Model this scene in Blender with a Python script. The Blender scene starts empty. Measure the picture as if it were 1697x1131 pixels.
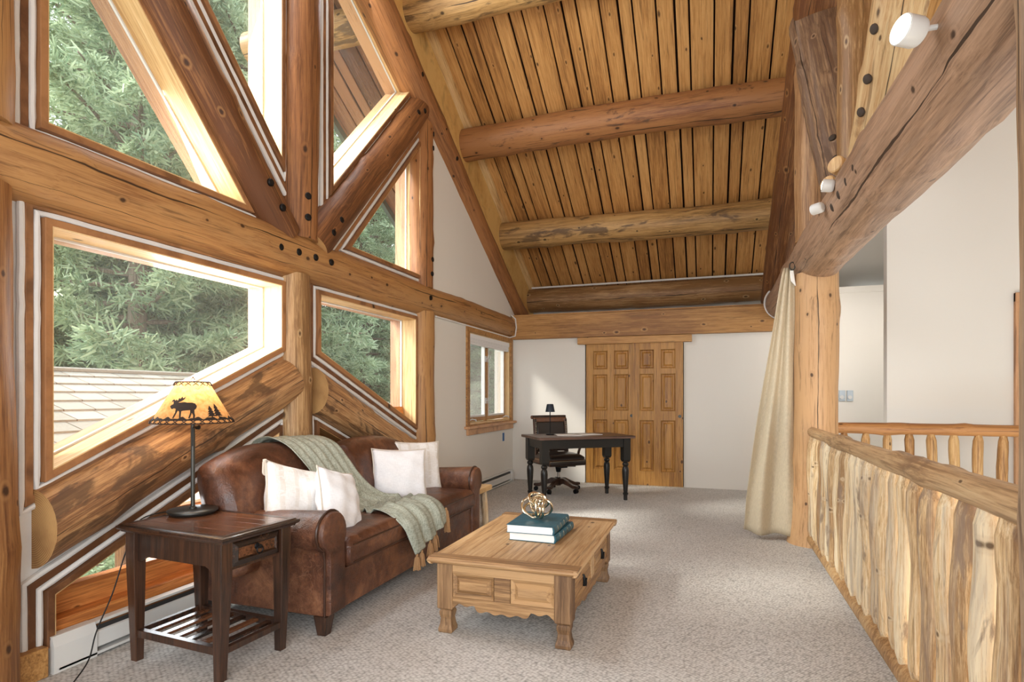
import bpy, bmesh, math, random
import numpy as np
from mathutils import Vector, Matrix, geometry
from math import sin, cos, pi, radians, sqrt
random.seed(7)
C = bpy.context.scene.collection
S = bpy.context.scene

# ---------------------------------------------------------------- camera, sky, sun, exposure
cd = bpy.data.cameras.new('camera'); cam = bpy.data.objects.new('camera', cd); C.objects.link(cam)
cam.location = (0, 0, 1.30); cam.rotation_euler = (pi/2, 0, 0.328)
cd.sensor_width = 36; cd.lens = 960/1697*36; cd.shift_y = 89.5/1697; cd.clip_start = 0.05; cd.clip_end = 300
S.camera = cam
w = bpy.data.worlds.new('sky'); S.world = w; w.use_nodes = True
bg = w.node_tree.nodes['Background']; bg.inputs[0].default_value = (0.90, 0.96, 1.0, 1); bg.inputs[1].default_value = 2.3
sl = bpy.data.lights.new('sun', 'SUN'); sl.energy = 4.2; sl.angle = radians(10); sl.color = (1, 0.95, 0.87)
so = bpy.data.objects.new('sun', sl); C.objects.link(so)
so.rotation_euler = Vector((0.72, 0.42, -0.62)).to_track_quat('-Z', 'Y').to_euler()
S.view_settings.view_transform = 'Standard'; S.view_settings.look = 'None'
S.view_settings.gamma = 1; S.view_settings.use_curve_mapping = False
S.view_settings.exposure = 0.48

def area_light(name, loc, direction, sx, sy, e, color=(1, 1, 1)):
    l = bpy.data.lights.new(name, 'AREA'); l.shape = 'RECTANGLE'; l.size = sx; l.size_y = sy; l.energy = e; l.color = color
    o = bpy.data.objects.new(name, l); C.objects.link(o); o.location = loc
    o.rotation_euler = Vector(direction).to_track_quat('-Z', 'Z').to_euler(); return o
# daylight coming through the big gable windows and an added unseen fill light behind the camera
area_light('window_daylight_lower', (-3.35, 3.3, 1.7), (1, 0.1, -0.15), 3.4, 1.2, 110, (0.90, 0.95, 1))
area_light('window_daylight_upper', (-3.35, 3.6, 3.6), (1, 0.1, -0.45), 3.6, 2.0, 170, (0.90, 0.95, 1))
gl_ = area_light('camera_side_fill', (0.2, -2.4, 3.0), (-0.32, 1, -0.32), 4.5, 3.0, 130, (0.93, 0.97, 1)); gl_.data.spread = radians(110)

area_light('assumed_stairwell_light', (1.7, 2.0, 0.2), (-0.75, 0.65, 0.05), 0.7, 0.9, 24, (1, 0.74, 0.46))  # assumed unseen warm light, added to give the balusters orange edges
area_light('alcove_fill', (1.9, 7.25, 2.2), (-0.15, 1, -0.35), 0.5, 0.3, 8, (1, 0.97, 0.92))  # hidden light added to brighten the back wall of the alcove
# ---------------------------------------------------------------- colours and materials
def lin(h):
    h = h.lstrip('#'); r = []
    for i in (0, 2, 4):
        c = int(h[i:i+2], 16)/255; r.append(c/12.92 if c <= 0.04045 else ((c+0.055)/1.055)**2.4)
    return (*r, 1)
class NT:
    def __init__(s, name):
        s.m = bpy.data.materials.new(name); s.m.use_nodes = True; s.t = s.m.node_tree; s.N = s.t.nodes; s.L = s.t.links
        s.b = s.N['Principled BSDF']
    def n(s, ty, **k):
        x = s.N.new(ty)
        for a, v in k.items(): setattr(x, a, v)
        return x
    def link(s, a, b): s.L.new(a, b)
    def math(s, op, a, b=None, c=None, clamp=False):
        x = s.n('ShaderNodeMath', operation=op, use_clamp=clamp)
        for i, q in enumerate((a, b, c)):
            if q is None: continue
            if isinstance(q, (int, float)): x.inputs[i].default_value = q
            else: s.link(q, x.inputs[i])
        return x.outputs[0]
    def mix(s, f, a, b, mode='MIX'):
        x = s.n('ShaderNodeMix', data_type='RGBA', blend_type=mode)
        for i, q in ((0, f), (6, a), (7, b)):
            if isinstance(q, (int, float)): x.inputs[i].default_value = q
            elif isinstance(q, tuple): x.inputs[i].default_value = q
            else: s.link(q, x.inputs[i])
        return x.outputs[2]
    def noise(s, vec, scale, detail=4, rough=0.55, dist=0.0):
        x = s.n('ShaderNodeTexNoise'); x.inputs['Scale'].default_value = scale; x.inputs['Detail'].default_value = detail
        x.inputs['Roughness'].default_value = rough; x.inputs['Distortion'].default_value = dist
        if vec is not None: s.link(vec, x.inputs['Vector'])
        return x.outputs[0]
    def ramp(s, f, stops):
        x = s.n('ShaderNodeValToRGB'); e = x.color_ramp.elements
        while len(e) < len(stops): e.new(0.5)
        for i, (p, c) in enumerate(stops):
            e[i].position = p; e[i].color = c if isinstance(c, tuple) else (c, c, c, 1)
        s.link(f, x.inputs[0]); return x.outputs[0]
    def bump(s, h, strength=0.3, dist=0.01):
        x = s.n('ShaderNodeBump'); x.inputs['Strength'].default_value = strength; x.inputs['Distance'].default_value = dist
        s.link(h, x.inputs['Height']); s.link(x.outputs[0], s.b.inputs['Normal'])
    def scale(s, vec, v):
        x = s.n('ShaderNodeVectorMath', operation='MULTIPLY'); s.link(vec, x.inputs[0]); x.inputs[1].default_value = v; return x.outputs[0]
    def add(s, a, b):
        x = s.n('ShaderNodeVectorMath', operation='ADD'); s.link(a, x.inputs[0]); s.link(b, x.inputs[1]); return x.outputs[0]

def plain(name, c, rough=0.6, metal=0.0, noise=0.0, spec=0.5, nscale=8, bump=0.0, bscale=60, sheen=0.0):
    t = NT(name); t.b.inputs['Roughness'].default_value = rough; t.b.inputs['Metallic'].default_value = metal
    t.b.inputs['Specular IOR Level'].default_value = spec
    if sheen: t.b.inputs['Sheen Weight'].default_value = sheen
    tc = t.n('ShaderNodeTexCoord').outputs['Object']; base = lin(c)
    if noise:
        n = t.noise(tc, nscale); d = tuple(x*(1-noise) for x in base[:3])+(1,)
        t.link(t.mix(n, d, base), t.b.inputs['Base Color'])
    else: t.b.inputs['Base Color'].default_value = base
    if bump: t.bump(t.noise(tc, bscale, 3), bump, 0.004)
    return t.m

def wood(name, light, mid, dark, axis='Z', scale=1.0, rough=0.5, knots=1.0, patches=0.0, patchcol='#3b2a20', crack=False,
         island=False, var=0.35, spec=0.4, grain=0.45, grey=0.0, coat=0.0):
    t = NT(name); t.b.inputs['Roughness'].default_value = rough; t.b.inputs['Specular IOR Level'].default_value = spec
    if coat: t.b.inputs['Coat Weight'].default_value = coat; t.b.inputs['Coat Roughness'].default_value = 0.15
    tc = t.n('ShaderNodeTexCoord').outputs['Object']; oi = t.n('ShaderNodeObjectInfo')
    rnd = oi.outputs['Random']
    if island:
        g = t.n('ShaderNodeNewGeometry'); rnd = t.math('FRACT', t.math('ADD', g.outputs['Random Per Island'], t.math('MULTIPLY', rnd, 7.3)))
    cb = t.n('ShaderNodeCombineXYZ')
    for i, k in enumerate((37.0, 91.0, 53.0)): t.link(t.math('MULTIPLY', rnd, k), cb.inputs[i])
    v = t.add(tc, cb.outputs[0])
    st = {'Z': (1, 1, 0.04), 'Y': (1, 0.04, 1), 'X': (0.04, 1, 1), 'S': (1, 0.04, 0.04)}[axis]
    sv = t.scale(v, tuple(q*scale for q in st))
    st2 = {'Z': (1, 1, 0.35), 'Y': (1, 0.35, 1), 'X': (0.35, 1, 1), 'S': (1, 0.3, 0.3)}[axis]
    kv = t.scale(v, tuple(q*scale for q in st2))
    warp = t.noise(kv, 3.0, 2)
    g1 = t.noise(sv, 95, 5, 0.72, 0.1)
    g2 = t.noise(sv, 24, 4, 0.65, 0.5)
    big = t.noise(kv, 1.6, 3, 0.5)
    f = t.math('ADD', t.math('MULTIPLY', g1, grain*1.5), t.math('ADD', t.math('MULTIPLY', g2, 0.55), t.math('MULTIPLY', big, 0.45)))
    f = t.math('ADD', f, t.math('MULTIPLY', t.math('SUBTRACT', rnd, 0.5), var))
    f = t.math('MULTIPLY', f, 1/(1.0+1.5*grain))
    f = t.math('MULTIPLY_ADD', t.math('SUBTRACT', f, 0.49), 1.5, 0.5, clamp=True)
    col = t.ramp(f, [(0.34, lin(dark)), (0.48, lin(mid)), (0.63, lin(light))])
    h = g1
    st3 = t.ramp(t.noise(t.scale(sv, (1, 1, 1)), 42, 3, 0.7, 0.6), [(0.57, 0.0), (0.67, 1.0)])
    col = t.mix(t.math('MULTIPLY', st3, 0.55), col, tuple(x*0.55 for x in lin(dark)[:3])+(1,))
    if knots:
        sx = t.n('ShaderNodeSeparateXYZ'); t.link(tc, sx.inputs[0]); X_, Y_, Z_ = sx.outputs
        if crack: ku, kv_ = t.math('MULTIPLY', t.math('ARCTAN2', Y_, X_), 0.17), Z_
        elif axis == 'Z': ku, kv_ = t.math('ADD', X_, Y_), Z_
        elif axis == 'S': ku, kv_ = X_, t.math('ADD', Y_, t.math('MULTIPLY', Z_, 0.3))
        elif axis == 'Y': ku, kv_ = t.math('ADD', X_, Z_), Y_
        else: ku, kv_ = t.math('ADD', Y_, Z_), X_
        kc_ = t.n('ShaderNodeCombineXYZ'); t.link(t.math('ADD', ku, t.math('MULTIPLY', rnd, 31)), kc_.inputs[0]); t.link(t.math('ADD', t.math('MULTIPLY', kv_, 0.62), t.math('MULTIPLY', rnd, 17)), kc_.inputs[1])
        vo = t.n('ShaderNodeTexVoronoi', voronoi_dimensions='2D'); vo.inputs['Scale'].default_value = 4.2*scale; t.link(kc_.outputs[0], vo.inputs['Vector'])
        keep = t.n('ShaderNodeSeparateColor'); t.link(vo.outputs['Color'], keep.inputs[0]); km = t.math('GREATER_THAN', keep.outputs[0], 1-0.62*min(knots, 1.4))
        dd = t.math('ADD', vo.outputs['Distance'], t.math('MULTIPLY', t.math('SUBTRACT', t.noise(v, 30, 2), 0.5), 0.05))
        dd = t.math('MULTIPLY', dd, t.math('ADD', 0.75, t.math('MULTIPLY', keep.outputs[1], 0.9)))
        k1 = t.math('MULTIPLY', t.ramp(dd, [(0.030, 1.0), (0.060, 0.0)]), km); k2 = t.math('MULTIPLY', t.ramp(dd, [(0.07, 1.0), (0.15, 0.0)]), km)
        k3 = t.math('MULTIPLY', t.ramp(dd, [(0.045, 0.0), (0.075, 1.0), (0.09, 1.0), (0.12, 0.0)]), km)
        col = t.mix(t.math('MULTIPLY', k2, 0.35), col, lin(dark))
        col = t.mix(t.math('MULTIPLY', k3, 0.45), col, lin(light))
        col = t.mix(t.math('MULTIPLY', k1, 0.9), col, tuple(x*0.30 for x in lin(dark)[:3])+(1,))
    if grey:
        gm = t.ramp(t.noise(sv, 9, 3, 0.6, 0.8), [(0.48, 0.0), (0.66, 1.0)])
        col = t.mix(t.math('MULTIPLY', gm, grey), col, lin('#8f8178'))
    if patches:
        pm = t.noise(t.scale(v, tuple(q*1.0 for q in {'Z': (1, 1, 0.3), 'Y': (1, 0.3, 1), 'X': (0.3, 1, 1), 'S': (1, 0.3, 0.3)}[axis])), 7.5, 6, 0.62, 0.6)
        pf = t.ramp(pm, [(0.60-0.12*patches, 0.0), (0.66-0.1*patches, 1.0)])
        col = t.mix(t.math('MULTIPLY', pf, 0.8), col, lin(patchcol))
    if crack:
        at = t.n('ShaderNodeAttribute', attribute_type='OBJECT', attribute_name='crack')
        sp = t.n('ShaderNodeSeparateXYZ'); t.link(tc, sp.inputs[0])
        ang = t.math('ARCTAN2', sp.outputs[1], sp.outputs[0])
        c1 = t.n('ShaderNodeCombineXYZ'); t.link(sp.outputs[2], c1.inputs[2]); t.link(t.math('MULTIPLY', oi.outputs['Random'], 40), c1.inputs[0])
        wob = t.math('MULTIPLY', t.math('SUBTRACT', t.noise(c1.outputs[0], 0.9, 4, 0.55), 0.5), 0.5)
        wid = t.math('MULTIPLY', t.math('SUBTRACT', t.noise(c1.outputs[0], 1.7, 3), 0.38), 0.13, clamp=True)
        dd = t.math('ABSOLUTE', t.math('SUBTRACT', ang, t.math('ADD', at.outputs['Fac'], wob)))
        cm = t.math('GREATER_THAN', wid, dd)
        dd2 = t.math('ABSOLUTE', t.math('SUBTRACT', ang, t.math('ADD', t.math('ADD', at.outputs['Fac'], 0.9), t.math('MULTIPLY', wob, 1.3))))
        cm2 = t.math('GREATER_THAN', t.math('MULTIPLY', wid, 0.3), dd2)
        cc = t.math('MAXIMUM', cm, cm2)
        col = t.mix(t.math('MULTIPLY', cc, 0.88), col, lin('#24160d'))
        h = t.math('SUBTRACT', g1, t.math('MULTIPLY', cc, 2.0))
    t.link(col, t.b.inputs['Base Color']); t.bump(h, 0.3, 0.004)
    return t.m

def rings(name, light, dark):
    t = NT(name); t.b.inputs['Roughness'].default_value = 0.7
    tc = t.n('ShaderNodeTexCoord').outputs['Object']; sp = t.n('ShaderNodeSeparateXYZ'); t.link(tc, sp.inputs[0])
    r = t.math('SQRT', t.math('ADD', t.math('POWER', sp.outputs[0], 2.0), t.math('POWER', sp.outputs[1], 2.0)))
    s = t.math('SINE', t.math('ADD', t.math('MULTIPLY', r, 700), t.math('MULTIPLY', t.noise(tc, 9), 9)))
    f = t.math('ADD', t.math('MULTIPLY', s, 0.2), t.noise(tc, 6))
    t.link(t.ramp(f, [(0.2, lin(dark)), (0.7, lin(light))]), t.b.inputs['Base Color']); return t.m

M = {}
M['log'] = wood('honey_log', '#b08250', '#8f6139', '#633c21', crack=True, grain=0.4)
M['log_red'] = wood('reddish_log', '#a06c40', '#7f5230', '#56341d', crack=True, grain=0.4)
M['log_light'] = wood('pale_log', '#cfb285', '#b89163', '#856039', crack=True, patches=0.15, patchcol='#8a6440', grain=0.4)
M['log_bark'] = wood('peeled_log_with_bark', '#d2a878', '#b5895c', '#7d5638', crack=True, patches=0.72, patchcol='#543d2c', grain=0.5)
M['log_grey'] = wood('greyed_log', '#b89a7a', '#9c7d5e', '#6c5240', crack=True, patches=0.25, patchcol='#5a4230', grey=0.35)
M['log_tie'] = wood('brown_log', '#b8957a', '#997a62', '#6a4f3e', crack=True, grey=0.22, rough=0.42)
M['log_post'] = wood('golden_post', '#c59c70', '#a67c54', '#765336', crack=True)
M['log_purlin'] = wood('purlin_log', '#a06e42', '#7f5030', '#523320', crack=True, patches=0.12, patchcol='#4a3424')
M['log_purlin2'] = wood('weathered_purlin_log', '#c39b63', '#a07a49', '#67502f', crack=True, patches=0.42, patchcol='#55402c')
M['endgrain'] = rings('log_end_rings', '#c49a62', '#93693f')
M['plank'] = wood('ceiling_plank', '#d2a063', '#ba864b', '#8c6036', axis='S', island=True, scale=1.0, var=0.14, knots=0.9)
M['soffit'] = wood('soffit_plank', '#a87650', '#8d5f40', '#664229', axis='S', island=True, var=0.5, knots=0.6)
M['orange'] = wood('orange_plank', '#e8a25c', '#d68a48', '#aa6634', axis='Y', island=True, var=0.3, knots=0.5)  # colour brightened to stand in for sunlight on the bottom boards
M['casing'] = wood('brown_casing', '#a5744a', '#875c3a', '#623e25', axis='S', scale=1.2, knots=0.4)
M['jamb'] = wood('pine_jamb', '#e3c493', '#d3ae78', '#b48a58', axis='S', knots=0.4, var=0.2)
M['jamb_out'] = wood('outer_jamb', '#cf9f74', '#ba8a62', '#99694a', axis='S', knots=0.3, var=0.2)
M['fir'] = wood('fir_trim', '#c99a60', '#b08048', '#875c33', axis='X', knots=0.7, var=0.2)
M['door'] = wood('pine_door', '#bd8a45', '#a37132', '#7b4e22', axis='Z', knots=0.5, var=0.15, rough=0.4)
M['cove'] = wood('cove_board', '#e0b872', '#cf9f5a', '#ac7c40', axis='S', knots=0.5, var=0.2)
M['white'] = plain('white_drywall', '#e4dfd6', 0.9, noise=0.03, nscale=1.5, spec=0.2, bump=0.12, bscale=25)
M['chink'] = plain('white_chinking', '#e6e3df', 0.9, noise=0.12, nscale=14, bump=0.5, bscale=30)
M['tbl'] = wood('mexican_pine', '#c3a27a', '#ab855a', '#775333', axis='Y', knots=0.4, island=True, var=0.25, rough=0.5)
M['tblx'] = wood('mexican_pine_side', '#b38d62', '#94704a', '#684a30', axis='X', knots=0.4, island=True, var=0.25, rough=0.5)
M['tblz'] = wood('mexican_pine_leg', '#9f7c57', '#826243', '#5a4029', axis='Z', knots=0.4, island=True, var=0.25, rough=0.5)
M['dark'] = wood('dark_stained_wood', '#4a2f20', '#302018', '#180f0b', axis='Z', knots=0.0, island=True, var=0.2, rough=0.3, coat=0.3)
M['darktop'] = wood('dark_stained_top', '#70452a', '#4a2c1b', '#1f120b', axis='X', knots=0.0, island=True, var=0.55, rough=0.22, coat=0.5)
M['black_paint'] = plain('distressed_black_paint', '#1d1b18', 0.38, noise=0.4, nscale=12)
M['desktop'] = wood('worn_desk_top', '#86695a', '#6b5145', '#46342b', axis='X', knots=0.2, rough=0.35)
M['black_metal'] = plain('black_iron', '#1a1a1b', 0.45, 0.7)
M['bolt'] = plain('black_bolt', '#15120f', 0.5, 0.5)
M['lamp_metal'] = plain('pewter_metal', '#4a4945', 0.35, 0.8)
M['gold'] = plain('champagne_gold', '#ddd0b8', 0.22, 1.0)
M['chrome'] = plain('chrome', '#c0c0c0', 0.2, 1.0)
M['heater'] = plain('white_enamel', '#d9d8d4', 0.4)
M['heater_dark'] = plain('heater_slot', '#3c3b3a', 0.5, 0.3)
M['paper'] = plain('paper', '#f1efea', 0.8)
M['plastic'] = plain('white_plastic', '#d4d3d0', 0.4)
M['blue'] = plain('blue_tape', '#2d5f93', 0.6)
M['dial'] = plain('grey_blue_plastic', '#b9c4cc', 0.4)
M['lace'] = plain('dark_lacing', '#2c1c12', 0.7)
M['silh'] = plain('dark_silhouette', '#2b1d15', 0.8)
M['tassel'] = plain('camel_yarn', '#b78d62', 0.9, noise=0.35, nscale=90, bump=0.6, bscale=150)
M['cream_tassel'] = plain('cream_yarn', '#d8cdbf', 0.9, noise=0.2, nscale=60)
M['old_bolt'] = plain('brown_bolt', '#3a2c20', 0.7)
M['blackcap'] = plain('black_cord', '#120f0e', 0.6)
M['dark_gap'] = plain('dark_gap', '#1d120a', 0.95, spec=0.1)
M['soil'] = plain('forest_floor', '#cdd0aa', 1.0, noise=0.6, nscale=1.1)
M['bark'] = wood('pine_bark', '#a69488', '#857365', '#5a4c43', axis='Z', scale=1.0, knots=0.0, rough=0.95)
M['fascia'] = plain('green_fascia', '#5c6a60', 0.6)
M['blind'] = plain('white_cellular_blind', '#f2f2f2', 0.8)

def leather():
    t = NT('distressed_brown_leather'); tc = t.n('ShaderNodeTexCoord').outputs['Object']
    a = t.noise(tc, 3.2, 6, 0.65, 0.6); b = t.noise(tc, 16, 5, 0.7, 0.3)
    f = t.math('ADD', t.math('MULTIPLY', a, 0.62), t.math('MULTIPLY', b, 0.38))
    col = t.ramp(f, [(0.36, lin('#3a2117')), (0.5, lin('#5c3826')), (0.64, lin('#85593d'))])
    vo = t.n('ShaderNodeTexVoronoi', feature='DISTANCE_TO_EDGE'); vo.inputs['Scale'].default_value = 7
    wv = t.n('ShaderNodeVectorMath', operation='ADD'); nn = t.n('ShaderNodeTexNoise'); nn.inputs['Scale'].default_value = 5
    t.link(tc, nn.inputs['Vector']); t.link(nn.outputs['Color'], wv.inputs[0]); t.link(tc, wv.inputs[1]); t.link(wv.outputs[0], vo.inputs['Vector'])
    crk = t.ramp(vo.outputs['Distance'], [(0.0, 1.0), (0.035, 0.0)])
    msk = t.ramp(t.noise(tc, 2.3, 2), [(0.48, 0.0), (0.62, 1.0)])
    col = t.mix(t.math('MULTIPLY', t.math('MULTIPLY', crk, msk), 0.16), col, lin('#b08465'))
    t.link(col, t.b.inputs['Base Color'])
    t.link(t.ramp(b, [(0.3, 0.30), (0.7, 0.48)]), t.b.inputs['Roughness'])
    h = t.math('ADD', t.math('MULTIPLY', a, 1.0), t.math('MULTIPLY', t.noise(tc, 120, 3), 0.12))
    t.bump(h, 0.55, 0.03); return t.m
M['leather'] = leather()
M['piping'] = plain('dark_leather_welt', '#3a2216', 0.35)
M['chair_leather'] = plain('dark_chair_leather', '#2e241f', 0.3, noise=0.3, nscale=9)

def carpet():
    t = NT('loop_carpet'); t.b.inputs['Roughness'].default_value = 1.0; t.b.inputs['Specular IOR Level'].default_value = 0.1
    tc = t.n('ShaderNodeTexCoord').outputs['Object']
    rot = t.n('ShaderNodeVectorRotate', rotation_type='Z_AXIS'); rot.inputs['Angle'].default_value = 0.6; t.link(tc, rot.inputs['Vector'])
    v = t.scale(rot.outputs[0], (1, 0.6, 1))
    vo = t.n('ShaderNodeTexVoronoi'); vo.inputs['Scale'].default_value = 85; vo.inputs['Randomness'].default_value = 0.55
    t.link(v, vo.inputs['Vector'])
    n2 = t.noise(tc, 1.3, 3); n3 = t.noise(tc, 240, 2)
    f = t.math('ADD', t.math('MULTIPLY', t.math('SUBTRACT', 1.0, vo.outputs['Distance']), 0.7), t.math('ADD', t.math('MULTIPLY', n2, 0.2), t.math('MULTIPLY', n3, 0.2)))
    col = t.ramp(f, [(0.30, lin('#918e8a')), (0.55, lin('#c1beb9')), (0.85, lin('#dad8d4'))])
    t.link(col, t.b.inputs['Base Color']); t.bump(t.math('SUBTRACT', 1.0, vo.outputs['Distance']), 0.4, 0.004); return t.m
M['carpet'] = carpet()

def fabric(name, c1, c2, axis='Y', freq=160, stripes=None):
    t = NT(name); t.b.inputs['Roughness'].default_value = 0.95; t.b.inputs['Specular IOR Level'].default_value = 0.15
    tc = t.n('ShaderNodeTexCoord').outputs['Object']
    a = t.noise(t.scale(tc, (0.12, 1, 0.12)), freq, 3); b = t.noise(t.scale(tc, (1, 0.1, 1)), freq, 3)
    f = t.math('ADD', t.math('MULTIPLY', a, 0.5), t.math('MULTIPLY', b, 0.5))
    col = t.ramp(f, [(0.38, lin(c2)), (0.6, lin(c1))])
    if stripes:
        sp = t.n('ShaderNodeSeparateXYZ'); t.link(tc, sp.inputs[0])
        s = t.math('SINE', t.math('MULTIPLY', sp.outputs[0], stripes[0]))
        sm = t.math('MULTIPLY', t.math('GREATER_THAN', s, 0.55), t.math('GREATER_THAN', t.noise(t.scale(tc, (0.2, 1, 1)), 40, 2), 0.42))
        col = t.mix(t.math('MULTIPLY', sm, 0.35), col, lin(stripes[1]))
    t.link(col, t.b.inputs['Base Color']); t.bump(f, 0.25, 0.002); return t.m
M['throw'] = fabric('sage_woven_throw', '#bdc2b4', '#8f9485', freq=150)
M['pillow'] = fabric('white_cotton', '#f6f6f8', '#e9e9ec', freq=300)
M['pillow_stripe'] = fabric('striped_cotton', '#f2f0ee', '#e2deda', freq=300, stripes=(75, '#cfc4b4'))
M['curtain'] = fabric('beige_satin_curtain', '#cfc1a6', '#bcae94', freq=300)
t_ = M['curtain'].node_tree.nodes['Principled BSDF']; t_.inputs['Roughness'].default_value = 0.5; t_.inputs['Specular IOR Level'].default_value = 0.4

def book_cover():
    t = NT('teal_book_cloth'); tc = t.n('ShaderNodeTexCoord').outputs['Object']
    t.link(t.ramp(t.noise(tc, 30, 4), [(0.3, lin('#164b5c')), (0.7, lin('#236173'))]), t.b.inputs['Base Color'])
    t.b.inputs['Roughness'].default_value = 0.45; return t.m
M['book'] = book_cover()

def emit(name, c, s):
    t = NT(name); t.b.inputs['Base Color'].default_value = lin(c); t.b.inputs['Emission Color'].default_value = lin(c)
    t.b.inputs['Emission Strength'].default_value = s; return t.m
M['lens'] = emit('lit_lamp_lens', '#fff0d8', 14)
def shade():
    t = NT('lit_parchment'); t.b.inputs['Roughness'].default_value = 0.8
    tc = t.n('ShaderNodeTexCoord').outputs['Object']
    n = t.noise(tc, 45, 4); col = t.ramp(n, [(0.3, lin('#d39a58')), (0.7, lin('#efc48c'))])
    t.link(col, t.b.inputs['Base Color'])
    tr = t.n('ShaderNodeBsdfTranslucent'); t.link(col, tr.inputs[0])
    mx = t.n('ShaderNodeMixShader'); mx.inputs[0].default_value = 0.55
    t.link(t.b.outputs[0], mx.inputs[1]); t.link(tr.outputs[0], mx.inputs[2])
    t.link(mx.outputs[0], t.N['Material Output'].inputs[0]); return t.m
M['shade'] = shade()
def glass():
    t = NT('window_glass'); tr = t.n('ShaderNodeBsdfTransparent'); tr.inputs[0].default_value = (0.94, 0.97, 0.97, 1)
    gl = t.n('ShaderNodeBsdfGlossy'); gl.inputs['Roughness'].default_value = 0.02
    df = t.n('ShaderNodeBsdfDiffuse'); df.inputs[0].default_value = (0.8, 0.9, 0.95, 1)
    fr = t.n('ShaderNodeFresnel'); fr.inputs[0].default_value = 1.35
    m0 = t.n('ShaderNodeMixShader'); m0.inputs[0].default_value = 0.10  # diffuse share paints a pale haze over the view outside
    t.link(tr.outputs[0], m0.inputs[1]); t.link(df.outputs[0], m0.inputs[2])
    mx = t.n('ShaderNodeMixShader'); t.link(t.math('MULTIPLY', fr.outputs[0], 0.5), mx.inputs[0]); t.link(m0.outputs[0], mx.inputs[1]); t.link(gl.outputs[0], mx.inputs[2])
    t.link(mx.outputs[0], t.N['Material Output'].inputs[0]); return t.m
M['glass'] = glass()
def needles(name, a, b):
    t = NT(name); oi = t.n('ShaderNodeObjectInfo'); g = t.n('ShaderNodeNewGeometry')
    tc = t.n('ShaderNodeTexCoord').outputs['Object']
    f = t.math('ADD', t.math('MULTIPLY', g.outputs['Random Per Island'], 0.5), t.math('MULTIPLY', t.noise(tc, 0.9, 3), 0.6))
    col = t.ramp(f, [(0.25, lin(a)), (0.8, lin(b))])
    t.link(col, t.b.inputs['Base Color']); t.b.inputs['Roughness'].default_value = 0.6
    tr = t.n('ShaderNodeBsdfTranslucent'); t.link(col, tr.inputs[0]); mx = t.n('ShaderNodeMixShader'); mx.inputs[0].default_value = 0.35
    t.link(t.b.outputs[0], mx.inputs[1]); t.link(tr.outputs[0], mx.inputs[2]); t.link(mx.outputs[0], t.N['Material Output'].inputs[0]); return t.m
M['needles'] = needles('pine_needles', '#6f8a66', '#c9d6b4')
def shingles():
    t = NT('pale_shingles'); tc = t.n('ShaderNodeTexCoord').outputs['Object']
    g = t.n('ShaderNodeNewGeometry')
    f = t.math('ADD', t.math('MULTIPLY', g.outputs['Random Per Island'], 0.35), t.math('MULTIPLY', t.noise(tc, 60, 3), 0.5))
    t.link(t.ramp(f, [(0.2, lin('#aaa69c')), (0.7, lin('#cfcbc0'))]), t.b.inputs['Base Color']); t.b.inputs['Roughness'].default_value = 0.95; return t.m
M['shingle'] = shingles()

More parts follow.
